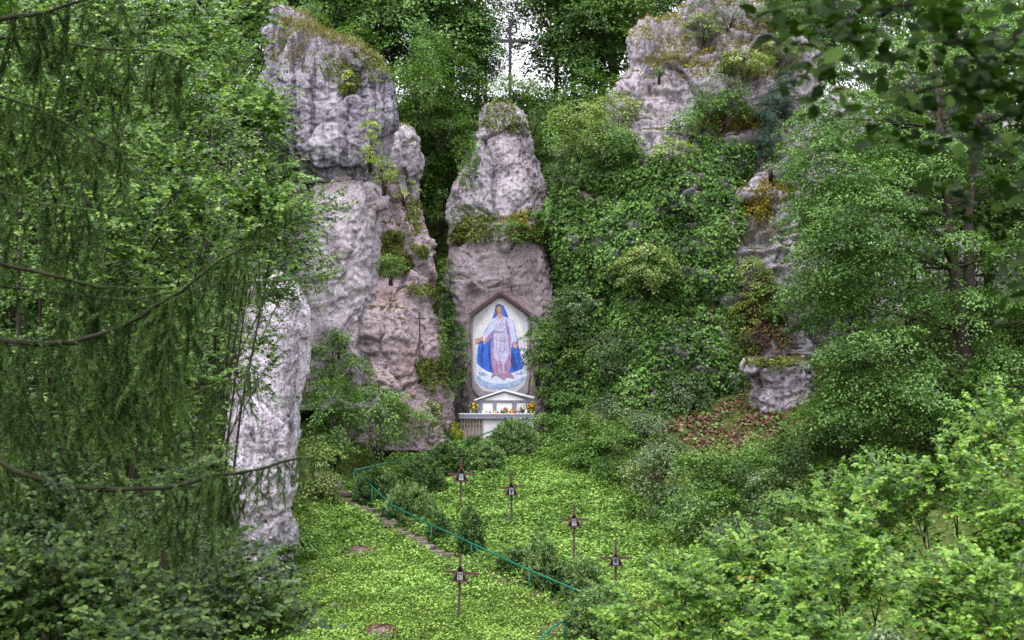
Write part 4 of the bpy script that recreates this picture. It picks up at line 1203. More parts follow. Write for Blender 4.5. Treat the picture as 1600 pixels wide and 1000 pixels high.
# ---- ivy wall
def ivy():
    V, Nn = R7['V'], R7['N']
    m = (Nn[:, 1] < 0.1) & (R7['py'] < 700)
    px, py = R7['px'], R7['py']
    q = V * np.array([.5, .5, .5])
    nz = fbm(q, 3)
    # ivy clothes everything but the dome's bare head and the bare strip at its outer side
    lim = np.interp(px, [860, 920, 960, 1000, 1060, 1100, 1150, 1185, 1200], [150, 190, 205, 235, 245, 222, 205, 230, 420])
    e = (py - lim) / 40 + nz * 1.2
    side = (np.interp(py, [200, 300, 420, 520, 600, 660], [1185, 1165, 1150, 1165, 1160, 1150]) - px) / 18 + nz * 1.2
    m &= (e > 0) & (side > 0)
    idx = np.nonzero(m)[0]
    n = 85000
    s = rng.choice(idx, n)
    b, nn = V[s], Nn[s]
    lump = np.clip(fbm(b * .55 + 4, 3) + .35, 0, 1.4)
    l2 = np.clip(perlin(b * 1.9 + 8) + .2, 0, 1)
    pos = b + nn * (0.10 + .42 * lump + .24 * l2 + rng.random(n) * .16)[:, None] + rvec(n, .07)
    # shingled: leaves hang with tips down, tilted up to the light
    nr = nn * .75 + np.array([0, -.25, .55]) + rvec(n, .33)
    dr = np.array([0, -.25, -1.0]) + rvec(n, .45)
    cl = np.clip(.5 + .8 * fbm(b * .8 + 21, 2), 0, 1)
    root = empty("ivy", Vector(Pn(1020, 640, 66)), "thick ivy curtain covering the rock dome's lower wall beside the mosaic", "ivy")
    o = np.array(root.location)
    pos -= o
    fo = obj("foliage", leaf_mesh("foliage", [(pos, nr, dr, .155 * rng.uniform(.6, 1.2, n), cl)], T_WIDE), M['ivy'], root)
    mb = MB()
    for i in range(26):
        j = rng.choice(idx); p = V[j] + Nn[j] * .1 - o
        mb.tube([tuple(p), tuple(p + [random.uniform(-.3, .3), -.12, -.9]), tuple(p + [random.uniform(-.4, .4), -.1, -2.0])], [.03, .035, .04], 5)
    mb.obj("stems", M['bark'], root, True)
ivy()

# ---- bushes over the ivy wall and dome
BG = "bushes growing on the ivy wall and rock dome"
def wb(px, py, w, h, mat, label, **k):
    """bush rooted on the face of the dome: distance read off the rock"""
    m = (np.abs(R7['px'] - px) < 8) & (np.abs(R7['py'] - (py + h * .3)) < 8) & (R7['N'][:, 1] < .1)
    d = (R7['V'][m][:, 1].min() if m.any() else 69) - .3
    k.setdefault('size', .125); k.setdefault('dens', .9); k.setdefault('R', .5); k.setdefault('n', 60)
    simple_bush(k.pop('name', "wall_bush"), "bush", label, BG, px, py, w, h, d, mat, **k)
wb(905, 195, 110, 90, 'pale_bush', "pale green bush at the top inner corner of the ivy wall")
wb(880, 260, 60, 100, 'grey_bush', "grey green bush hanging beside the upper knob")
wb(965, 165, 90, 55, 'pale_bush', "yellowish bush at the foot of the dome's bare head, toward the mosaic rock")
wb(960, 225, 110, 70, 'bush', "mid green bush just under the dome's bare head")
wb(1050, 235, 90, 45, 'pale_bush', "pale shrub above the centre of the ivy curtain", dens=.6)
wb(1130, 140, 110, 70, 'grey_bush', "greyish thorn bush growing across the middle of the bare dome", dens=.55, size=.1)
wb(1100, 40, 60, 40, 'pale_bush', "small bush on the very top of the rock dome", dens=.7)
wb(1165, 95, 90, 36, 'pale_bush', "low shrub on the dome's upper ledge", dens=.6)
wb(1140, 10, 170, 50, 'grey_bush', "scrubby thicket along the dome's crest", dens=.5, size=.1)
wb(1010, 415, 130, 80, 'pale_bush', "bright yellow green bush in the middle of the ivy wall", size=.13)
wb(1060, 320, 60, 60, 'grey_bush', "small grey green tuft of shrub high on the ivy wall", dens=.7)
wb(900, 480, 90, 90, 'grey_bush', "grey green bush on the ivy wall's edge next to the mosaic")
wb(840, 540, 60, 100, 'bush', "dark bush hanging over the mosaic's right edge")
wb(905, 555, 60, 50, 'pale_bush', "cream tinted bush low on the ivy wall near the altar")
wb(960, 550, 110, 80, 'grey_bush', "wide grey green bush low in the middle of the ivy wall")
wb(1170, 500, 90, 110, 'moss', "brown and olive hanging scrub above the low overhang", size=.11, dens=.7)
wb(1175, 430, 80, 70, 'pale_bush', "olive bush beside the bare rock strip")
wb(1200, 200, 50, 110, 'pine', "young dark pine leaning on the dome's outer shoulder", size=.16, tmpl=T_TRI, dens=2.2, n=150, R=.45)
wb(1225, 145, 44, 90, 'pine', "small pine half way up the dome's outer shoulder", size=.16, tmpl=T_TRI, dens=2.2, n=150, R=.4)
wb(1125, 165, 120, 60, 'bush', "leafy bush below the thorn bush on the dome", dens=.7)
wb(1215, 70, 70, 44, 'pale_bush', "yellow green bush on the dome's outer crest", dens=.8)
wb(1080, 190, 90, 50, 'bush', "bush at the lower middle edge of the dome's bare head", dens=.8)
wb(1235, 250, 60, 60, 'bush', "green bush beside the bare strip's upper end", dens=.8)
wb(1235, 20, 90, 50, 'beech', "dark bush on the dome's outer top corner", dens=.9)
wb(960, 640, 120, 70, 'grey_bush', "bluish green bush at the foot of the ivy wall")
wb(1075, 610, 100, 80, 'grey_bush', "bluish elder bush below the ivy curtain", size=.12)
wb(1210, 470, 70, 60, 'bush', "leafy shrub between bare rock strip and broadleaf tree")

# ---- bushes at the edge of the lawn, right bank
RB = "bushes on the bank beside the lawn"
def gbush(px, base, w, h, mat, label, d=None, name="bank_bush", group=RB, **k):
    if group == RB and px > 900: d = gray(px, base)
    if d is None: d = 15.18 / (0.19 + (base - HY) / F)
    k.setdefault('size', .12); k.setdefault('dens', .9); k.setdefault('R', .5); k.setdefault('n', 60)
    return simple_bush(name, k.pop('cat', "bush"), label, group, px, base - h / 2, w, h, d, mat, **k)
gbush(905, 735, 90, 100, 'bush', "green bush at the top corner of the lawn beyond the altar", 64)
gbush(960, 760, 100, 110, 'bush', "bush on the bank next to the lawn's upper edge", 60)
gbush(930, 690, 80, 60, 'pale_bush', "lighter bush behind the lawn's upper corner", 66)
gbush(1010, 690, 90, 60, 'grey_bush', "grey green bush above the brown leaf litter, nearer the altar", 65)
gbush(1030, 790, 110, 120, 'grey_bush', "grey green bush with drooping sprays beside the lawn", 56)
gbush(1100, 800, 130, 110, 'bush', "dense bush on the bank between litter and hazel leaves", 55)
gbush(1075, 845, 120, 80, 'bush', "dark bush at the lawn's edge just above the hazel leaves", 50)
gbush(1180, 780, 130, 90, 'bush', "bush below the leaf litter patch", 54)
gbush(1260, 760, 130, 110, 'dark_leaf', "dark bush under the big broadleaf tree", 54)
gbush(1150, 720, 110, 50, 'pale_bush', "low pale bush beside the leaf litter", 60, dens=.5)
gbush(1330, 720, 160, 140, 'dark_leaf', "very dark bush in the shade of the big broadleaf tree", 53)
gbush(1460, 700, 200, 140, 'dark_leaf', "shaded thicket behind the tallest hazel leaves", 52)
gbush(858, 706, 110, 66, 'bush', "spreading evergreen bush beside the altar steps", 67.2)
gbush(890, 655, 60, 50, 'maple', "small leafy bush at the ivy wall's foot beside the altar", 69)

gbush(1390, 770, 150, 90, 'bush', "leafy bush rising behind the middle hazel's tips", 50)
gbush(1230, 830, 120, 70, 'bush', "low bush just above the middle hazel bush", 50)
gbush(1150, 850, 100, 60, 'grey_bush', "grey green bush above the lowest hazel leaves", 49)
gbush(1540, 640, 180, 120, 'dark_leaf', "dark thicket at the trunk of the big broadleaf tree", 54)
gbush(1600, 560, 160, 160, 'dark_leaf', "dark growth at the frame's edge beyond the big tree", 56)
gbush(1280, 690, 100, 80, 'maple', "bush at the outer end of the leaf litter", 58)
gbush(990, 820, 60, 50, 'bush', "small bush on the lawn's side edge below the grey green bush", 52)
gbush(1040, 735, 90, 60, 'bush', "bush just below the inner end of the leaf litter", 60)
gbush(950, 720, 70, 50, 'grey_bush', "small grey green bush at the lawn's upper side edge", 62)

gbush(1120, 770, 120, 70, 'bush', "bush in the middle of the bank between litter and lawn")
gbush(1200, 740, 110, 60, 'maple', "maple like bush under the outer end of the litter")
gbush(1000, 775, 80, 70, 'pale_bush', "paler bush on the bank next to the lawn's upper edge", dens=.7)
gbush(1060, 820, 110, 70, 'grey_bush', "drooping grey green bush over the lawn's side edge")
gbush(1130, 830, 110, 70, 'bush', "bush directly above the tips of the lowest hazel bush")
gbush(1200, 800, 110, 70, 'grey_bush', "grey green bush above the middle hazel's inner tips")
gbush(1300, 800, 120, 90, 'dark_leaf', "dark bush above the middle hazel's outer tips")
gbush(1260, 720, 100, 60, 'dark_leaf', "dark bush between litter and big broadleaf tree")
gbush(930, 740, 80, 70, 'bush', "low bush hanging over the lawn's top side corner")
gbush(975, 700, 80, 60, 'bush', "green bush under the bluish ones at the ivy wall's foot")

# ---- left bank bushes between the white rock and the altar
LG = "bushes below the pink buttress"
for a in [(520, 720, 110, 140, 'maple', "broad leafy bush beside the white rock", 60), (590, 705, 120, 115, 'bush', "large bush in front of the pink buttress's foot", 62),
          (495, 640, 80, 120, 'beech_pale', "light green bush above the white rock's shoulder", 62), (545, 610, 90, 70, 'bush', "bush climbing the buttress's lower flank", 64),
          (640, 692, 90, 60, 'bush', "bush between the buttress and the golden shrub", 65), (665, 665, 66, 44, 'pale_bush', "weedy pale bush on the buttress's mossy toe", 66.5),
          (610, 665, 80, 50, 'maple', "bush on the buttress slope under the iron cross", 64.5), (690, 640, 50, 90, 'bush', "bush at the mouth of the cleft beside the mosaic rock", 68.5),
          (500, 775, 80, 100, 'pale_bush', "sprawling pale bush where the path begins", 57), (475, 880, 60, 110, 'bush', "straggly bush hugging the base of the white rock", 49),
          (450, 905, 50, 60, 'dark_leaf', "dark tuft of leaves under the white rock", 46), (520, 560, 60, 50, 'grey_bush', "grey green bush high on the buttress's flank", 64)]:
    gbush(*a[:6], d=a[6], group=LG)

# ---- clipped conifers on the lawn
YG = "evergreen shrubs planted along the handrail"
def conifer(px, base, w, h, mat, label, d=None, upright=.6):
    if d is None: d = 15.18 / (0.19 + (base - HY) / F)
    if 570 < px < 930 and base > 780:      # behind the handrail
        d = float(np.interp(px, [553, 581, 610, 674, 737, 827, 918], [59.4, 56.3, 54.4, 51.6, 49.3, 46.4, 44.2])) + w * d / F / 2 + .6
    s = d / F; W2, Hh = w * s / 2, h * s * (1.25 if base > 800 else 1.0)
    root = empty("conifer_shrub", Vector(Pn(px, base, d)), label, "shrub", YG)
    L = []
    ns = int(90 + 260 * W2 * Hh)
    n = 46
    for i in range(ns):
        th = random.uniform(0, 6.28); f = random.random() ** .5
        u = np.array([math.cos(th) * f, math.sin(th) * f, 0])
        zt = Hh * (.15 + .85 * random.random()) * math.sqrt(max(0.05, 1 - f * f * .75))
        dirv = unit(np.array([u[0] * .9, u[1] * .9, upright]) + rvec(1, .25)[0])
        Ls = random.uniform(.22, .42)
        t = rng.random(n)
        p = np.array([u[0] * W2, u[1] * W2, zt]) + np.outer(t * Ls - Ls, dirv) + rvec(n, .035)
        dr = dirv * 1.1 + rvec(n, .55)
        L.append((p, rvec(n), dr, rng.uniform(.07, .12, n), rng.random()))
    obj("foliage", leaf_mesh("foliage", L, (T_TRI[0] * [1, 3.2, 1], T_TRI[1])), M[mat], root)
    mb = MB()
    for i in range(5):
        mb.tube([(0, 0, -.3), (random.uniform(-.4, .4) * W2, random.uniform(-.4, .4) * W2, Hh * .6)], [.05, .02], 5)
    mb.obj("stems", M['bark'], root)
for a in [(590, 790, 78, 62, 'yew', "dark yew at the handrail's upper bend"), (655, 772, 84, 62, 'yew', "bushy yew between the two handrail runs"), (640, 832, 92, 66, 'juniper', "wide yew below the two handrail runs, half behind the rail"),
          (688, 862, 48, 50, 'yew', "small yew behind the handrail under the uppermost cross"), (735, 868, 46, 66, 'yew', "narrow yew behind the handrail near the brace"), (812, 914, 80, 54, 'yew', "flat dark yew behind the rail's middle run"),
          (846, 912, 62, 66, 'juniper', "upright bushy yew taller than its flat neighbour"), (872, 936, 64, 52, 'yew', "yew just before the handrail's lower bend"), (912, 938, 70, 58, 'juniper', "yew beside the handrail's lower bend"),
          (700, 742, 60, 58, 'yew', "tall yew beside the uppermost cross"), (757, 735, 66, 50, 'juniper', "soft juniper behind the uppermost cross"), (742, 706, 30, 28, 'yew', "small yew in front of the picket fence"),
          (803, 712, 78, 62, 'juniper', "round juniper beside the altar steps"), (935, 1000, 110, 72, 'juniper', "large soft juniper at the foot of the lawn beside the hazel leaves"), (960, 960, 60, 40, 'juniper', "low juniper around the foot of the cross by the hazel leaves")]:
    conifer(*a)
conifer(710, 705, 30, 50, 'gold', "golden yellow shrub beside the picket fence", 68.2, 1.0)
conifer(685, 715, 60, 50, 'yew', "dark evergreen next to the golden shrub", 67)

# ---- moss, grass tufts and litter on the rocks
def tufts(rk, px, py, rx, ry, n, mat, name, label, size=.10, up=None, blade=False, rough=.35, lift=.03):
    p, nn = patch(rk, px, py, rx, ry, n, rough, up)
    if len(p) == 0: return
    k = len(p)
    q = p + nn * (lift + np.clip(perlin(p * 2.5) + .4, 0, 1) * lift * 3)[:, None]
    if blade:
        ch = (q, rvec(k), np.array([0, -.25, .8]) + rvec(k, .5) + nn * .3, size * rng.uniform(.6, 1.5, k), rng.random(k)); t = T_TRI
    else:
        ch = (q, nn + rvec(k, .5), rvec(k), size * rng.uniform(.5, 1.2, k), np.clip(.5 + perlin(p * 1.5) * .6, 0, 1)); t = T_WIDE
    tag(obj(name, leaf_mesh(name, [ch], t), M[mat]), label, name.replace('_', ' '), None, "stuff")
tufts(R1, 515, 70, 110, 46, 5000, 'dry_grass', "grass", "brown and green grass fringe along the cliff head's top edge", .22, .25, True, .3)
tufts(R1, 560, 108, 60, 30, 3000, 'moss', "moss", "brownish moss on the cliff head's rounded brow", .09, .1)
tufts(R1, 543, 140, 14, 9, 700, 'moss', "moss", "small moss tuft in the middle of the streaked cliff head", .10, None)
tufts(R3, 612, 410, 26, 22, 2600, 'moss', "moss", "large green moss cushion on the pink buttress", .11, None, False, .3, .12)
tufts(R3, 615, 375, 24, 12, 1300, 'moss', "moss", "moss band above the large cushion", .10, None, False, .3, .07)
tufts(R3, 644, 330, 12, 50, 1200, 'moss', "moss", "moss running down the buttress's upper edge", .10, None, False, .5, .06)
tufts(R3, 645, 395, 18, 12, 900, 'moss', "moss", "small moss patch on the buttress's edge", .10, None, False, .4, .06)
tufts(R3, 655, 455, 26, 10, 1000, 'moss', "moss", "moss strip on the buttress below the cushions", .10, None, False, .5, .06)
tufts(R3, 690, 520, 8, 60, 900, 'bush', "moss", "green growth down the buttress's outer edge beside the cleft", .11, None, False, .5, .1)
tufts(R3, 675, 585, 30, 24, 2400, 'moss', "moss", "mossy toe of the buttress under the iron cross", .11, None, False, .4, .08)
tufts(R3, 540, 590, 50, 34, 1500, 'bush', "creeper", "creeping leaves on the buttress's flank", .12, None, False, .6, .08)
tufts(R5, 790, 196, 40, 12, 1300, 'moss', "moss", "olive moss collar around the knob's top", .10, None, False, .4, .06)
tufts(R5, 780, 172, 24, 12, 900, 'moss', "moss", "olive moss on the knob's very top", .10, None, False, .3, .06)
tufts(R5, 735, 250, 16, 50, 1400, 'bush', "creeper", "leafy creeper on the knob's left shoulder", .12, None, False, .5, .1)
tufts(R6, 780, 362, 75, 20, 5000, 'moss', "moss", "moss along the ledge between the knob and the mosaic rock", .11, None, False, .4, .12)
tufts(R6, 812, 352, 20, 12, 900, 'gold_moss', "moss", "golden moss clump on the ledge above the mosaic", .11, None, False, .3, .16)
tufts(R6, 780, 366, 80, 16, 1500, 'dry_grass', "grass", "dry grass on the ledge above the mosaic", .25, None, True, .4)
tufts(R7, 1110, 60, 130, 60, 4500, 'dry_grass', "grass", "dry grass over the dome's crest and ledges", .24, .25, True, .4)
tufts(R7, 1120, 70, 140, 70, 3200, 'gold_moss', "moss", "yellowish moss on the dome's upper ledges", .11, .35, False, .5, .06)
tufts(R7, 1190, 110, 60, 26, 2400, 'dry_grass', "grass", "russet grass hanging on the dome's outer ledge", .26, None, True, .6)
tufts(R7, 1040, 95, 50, 6, 1300, 'dry_grass', "grass", "narrow grassy ledge crossing the dome's bare head", .20, None, True, .3)
tufts(R7, 1160, 190, 70, 16, 2600, 'gold_moss', "moss", "ochre moss band below the thorn bush", .11, None, False, .5, .08)
tufts(R7, 1175, 325, 34, 16, 1400, 'gold_moss', "moss", "bright golden moss on the bare rock strip", .11, None, False, .5, .10)
tufts(R7, 1170, 350, 50, 34, 1800, 'dry_grass', "grass", "dry grass between golden moss clumps on the rock strip", .22, None, True, .6)
tufts(R7, 1210, 300, 30, 20, 900, 'gold_moss', "moss", "moss clump higher on the bare rock strip", .11, None, False, .5, .08)
tufts(R7, 1180, 500, 50, 60, 3500, 'litter', "creeper", "withered brown creeper above the low overhang", .14, None, False, .6, .12)
tufts(R11, 1205, 568, 45, 10, 1200, 'moss', "moss", "thin moss on the cracked lip of the low overhang", .10, .1, False, .4)

def ledge_plant(px, py, w, h, d, mat, label, **k):
    k.setdefault('size', .11); k.setdefault('R', .4); k.setdefault('n', 36); k.setdefault('dens', .5)
    simple_bush("rock_shrub", "shrub", label, "shrubs rooted in rock cracks", px, py, w, h, d, mat, **k)
ledge_plant(738, 335, 70, 56, 72.2, 'grey_bush', "pale leaved shrub on the ledge above the mosaic rock", dens=.7)
ledge_plant(800, 360, 80, 34, 71.6, 'bush', "low green shrub sprawling over the ledge above the mosaic", dens=.7)
ledge_plant(840, 345, 40, 60, 72.5, 'bush', "shrub at the ledge's end beside the ivy wall", dens=.8)
ledge_plant(580, 200, 26, 60, 64.2, 'fresh', "upper fresh green sapling on the streaked cliff face")
ledge_plant(578, 240, 40, 30, 64.0, 'fresh', "lower fresh green sapling on the streaked cliff face")
ledge_plant(600, 262, 36, 60, 65, 'fresh', "yellow green sapling between the cliff head and the slim pillar")
ledge_plant(630, 285, 60, 50, 68, 'fresh', "thin sapling with yellow green leaves before the slim pillar", dens=.3)
ledge_plant(545, 122, 14, 24, 64.2, 'fresh', "tiny shrub above the moss tuft on the cliff head")
ledge_plant(480, 60, 60, 40, 67, 'grey_bush', "dry shrub on the shoulder of the cliff head", dens=.5)
ledge_plant(540, 70, 80, 40, 68.5, 'pale_bush', "yellowing shrub on the cliff head's top", dens=.6)
ledge_plant(480, 25, 90, 50, 70, 'bush', "green shrub above the cliff head's highest corner", dens=.7)
ledge_plant(610, 412, 50, 40, 63.4, 'bush', "rounded green shrub growing from the large moss cushion", dens=.8, size=.09, R=.3)
ledge_plant(702, 500, 22, 70, 70.5, 'bush', "shrub at the buttress's outer edge above the mosaic's left side", dens=.8)
ledge_plant(722, 560, 20, 110, 70.6, 'bush', "thin climbing plant between cleft and mosaic", dens=.6)
ledge_plant(530, 530, 50, 34, 62.8, 'bush', "creeping shrub on the buttress's inner flank", dens=.5)
ledge_plant(1205, 250, 60, 40, 66, 'grey_bush', "wispy shrub on the bare strip of the dome", dens=.4)
ledge_plant(1030, 110, 20, 16, 67, 'grey_bush', "tiny cushion plant on the dome's bare head", dens=.8, size=.08)

def litter():
    n = 12000
    d = rng.uniform(59, 66, n); px = rng.uniform(1000, 1270, n)
    x = (px - 800) * d / F
    z = H(x, d)
    q = np.stack([x, d, z], 1)
    ok = fbm(q * .8, 4) + rng.normal(size=n) * .3 > .0
    q = q[ok] + [0, 0, .06]; n = len(q)
    me = leaf_mesh("leaf_litter", [(q, np.array([0, -.3, 1.]) + rvec(n, .5), rvec(n), .16 * rng.uniform(.6, 1.2, n), rng.random(n))], T_WIDE)
    tag(obj("leaf_litter", me, M['litter']), "reddish brown dead leaves scattered on the bank below the overhang", "leaf litter", None, "stuff")
    for (px, py, w, lb) in ((562, 866, 1.5, "brown mossy stump in the lawn near the path"), (597, 987, 1.3, "brown tussock near the lower edge of the lawn")):
        c = gp(px, py)
        n = 900
        u = rng.normal(size=(n, 3)); u = unit(u); u[:, 2] = abs(u[:, 2])
        p = u * [w * .5, w * .35, .27]
        root = empty("mossy_stone", Vector(c), lb, "stone")
        mb = MB(); mb.lathe([(w * .42, -.1), (w * .40, .05), (w * .28, .2), (.05, .26)], seg=12); mb.obj("stone", M['step'], root, True)
        obj("moss", leaf_mesh("moss", [(p, u + rvec(n, .4), rvec(n), .08 * rng.uniform(.5, 1.2, n), rng.random(n))], T_WIDE), M['litter'], root)
litter()

# ---- undergrowth on the banks so that no bare ground shows
def undergrowth():
    n = 46000
    y = rng.uniform(40, 76, n); x = rng.uniform(-22, 24, n)
    ok = ~in_lawn(x, y)
    ok &= (np.abs(x) / y < .42) & ~((x > 5.2) & (x < 13) & (y > 59) & (y < 66) & (rng.random(n) < .35))
    x, y = x[ok], y[ok]; n = len(x)
    q = np.stack([x, y, 0 * x], 1)
    z = H(x, y) + .10 + .35 * np.clip(fbm(q * .7, 3) + .4, 0, 1.5) * rng.random(n)
    q[:, 2] = z
    me = leaf_mesh("undergrowth", [(q, np.array([0, -.3, 1.]) + rvec(n, .5), rvec(n), .16 * rng.uniform(.6, 1.2, n), np.clip(.5 + perlin(q) * .7, 0, 1))], T_WIDE)
    tag(obj("undergrowth", me, M['bush']), "low leafy undergrowth covering the banks on both sides of the lawn", "undergrowth", None, "stuff")
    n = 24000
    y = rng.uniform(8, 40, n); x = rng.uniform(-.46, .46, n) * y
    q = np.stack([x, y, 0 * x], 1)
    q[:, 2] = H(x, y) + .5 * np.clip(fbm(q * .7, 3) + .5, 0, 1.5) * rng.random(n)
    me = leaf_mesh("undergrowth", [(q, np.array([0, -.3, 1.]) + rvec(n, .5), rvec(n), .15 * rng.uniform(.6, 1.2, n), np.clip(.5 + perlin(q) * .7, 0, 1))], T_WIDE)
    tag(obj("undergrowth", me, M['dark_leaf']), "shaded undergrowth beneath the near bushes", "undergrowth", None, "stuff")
    n = 24000
    y = rng.uniform(77, 94, n); x = np.where(rng.random(n) < .6, rng.uniform(-7, 9, n), rng.uniform(-34, 34, n))
    q = np.stack([x, y, H(x, y) + rng.random(n) * (.5 + 1.0 * np.clip(perlin(np.stack([x * .5, y * .5, 0 * x], 1)) + .4, 0, 1))], 1)
    me = leaf_mesh("undergrowth", [(q, np.array([0, -.4, 1.]) + rvec(n, .5), rvec(n), .24 * rng.uniform(.6, 1.2, n), np.clip(.5 + perlin(q) * .7, 0, 1))], T_WIDE)
    tag(obj("undergrowth", me, M['beech']), "dark undergrowth on the steep hillside behind the cliffs", "undergrowth", None, "stuff")
undergrowth()

# ---- big tree on the right
def right_tree():
    root = empty("broadleaf_tree", Vector(Pn(1510, 735, 52)), "big many limbed broadleaf tree filling the side of the picture above the hazel bushes", "tree")
    o = np.array(root.location); d = 52; s = d / F
    L = []
    def bl(px, py, rx, ry_, dd, ns, n=95, R=.85):
        c = Pn(px, py, dd) - o
        return blob_sprays(c[0], c[1], c[2], rx * dd / F, min(2.2, rx * dd / F), ry_ * dd / F, int(ns * 1.5), int(n * 1.1), R, .122, inner=.4, flat=.07, droop=.3, flip=False)
    for a in [(1490, 370, 55, 34, 51, 12), (1515, 480, 60, 36, 51, 12), (1480, 250, 60, 40, 52, 12), (1290, 265, 70, 60, 51, 24), (1265, 330, 40, 60, 51, 14), (1275, 190, 50, 50, 52, 14), (1360, 330, 100, 80, 50.5, 46), (1300, 390, 90, 70, 51, 36), (1270, 470, 70, 60, 52, 24), (1390, 430, 100, 70, 51, 36), (1325, 560, 60, 60, 51, 24), (1380, 560, 90, 70, 50, 34), (1440, 480, 60, 50, 55.5, 16),
              (1350, 640, 100, 55, 51, 34), (1450, 610, 90, 60, 50, 34), (1560, 580, 80, 60, 51, 30), (1590, 420, 64, 90, 52, 26), (1500, 290, 90, 60, 56, 24), (1410, 230, 80, 70, 53, 28), (1340, 190, 70, 60, 53, 22), (1520, 180, 110, 80, 54, 30),
              (1620, 260, 80, 110, 53, 26), (1430, 120, 110, 70, 55, 26), (1560, 80, 110, 70, 55, 24), (1640, 520, 80, 120, 52, 26), (1290, 650, 50, 40, 51, 12), (1540, 660, 90, 50, 50, 20), (1340, 90, 80, 60, 56, 18), (1440, 20, 130, 60, 57, 20)]:
        L += bl(*a)
    cp = [c[0].mean(0) for c in L]
    obj("crown", leaf_mesh("crown", L, T_QUAD), M['maple'], root)
    base = Pn(1512, 760, 52.5) - o
    t1 = [base, Pn(1510, 620, 52.5) - o, Pn(1502, 520, 52.5) - o, Pn(1490, 420, 52.6) - o, Pn(1480, 320, 52.8) - o, Pn(1470, 200, 53) - o, Pn(1455, 60, 54) - o]
    mb = MB(); mb.tube(t1, [.36, .30, .27, .22, .17, .12, .06], 10, .05); mb.obj("trunk", M['bark'], root, True)
    t2 = [Pn(1506, 560, 52.5) - o, Pn(1515, 450, 52.6) - o, Pn(1513, 340, 52.8) - o, Pn(1530, 200, 53) - o, Pn(1545, 60, 54) - o]
    mb = MB(); mb.tube(t2, [.24, .20, .17, .12, .06], 8, .05); mb.obj("trunk", M['bark'], root, True)
    mb = MB()
    tt = [Vector(p) for p in t1[1:6]]
    for i in rng.choice(len(cp), 50, replace=False):
        c = Vector(cp[i]); a = min(tt, key=lambda p: (p - c).length + abs(p.z - c.z + 1.5))
        m = a.lerp(c, .5) + Vector((0, -.2, .25 - random.random() * .3))
        mb.tube([a, a.lerp(m, .6), m.lerp(c, .25), m.lerp(c, .7), c], [.07, .05, .035, .02, .01], 5, .08)
    mb.obj("limbs", M['bark'], root, True)
right_tree()

# ---- shoots with real leaves (for trees and bushes closer than ~25 m)
def shoots(starts, dirs, lens, nl, size, droop=.35, stem=None, stem_r=.004, spread=1.0, updir=1.0, wob=.12):
    """leafy shoots: leaves alternate along a drooping stem; returns leaf chunks"""
    L = []
    for p, d_, ln in zip(starts, dirs, lens):
        n = max(4, int(nl * ln))
        t = (np.arange(n) + rng.random(n) * .7) / n
        d_ = unit(np.asarray(d_, float))
        side = unit(np.cross(d_, [0, 0, 1.0]) + 1e-5)
        pts = p + np.outer(t * ln, d_) + np.outer(t ** 2, [0, 0, -droop * ln]) + rvec(1, .02)
        alt = np.where(np.arange(n) % 2 == 0, 1, -1)[:, None]
        dr = alt * side * spread + d_ * .6 + rvec(n, .3) + [0, 0, -.3]
        nr = np.array([0, 0, updir]) + rvec(n, .42) + [0, -.3, 0]
        L.append((pts, nr, dr, size * rng.uniform(.55, 1.1, n) * (1 - .35 * t), rng.random()))
        if stem is not None and random.random() < .5:
            stem.tube([tuple(p), tuple(p + d_ * ln * .5 + [0, 0, -droop * ln * .25]), tuple(p + d_ * ln + [0, 0, -droop * ln])], [stem_r, stem_r * .7, stem_r * .3], 3)
    return L

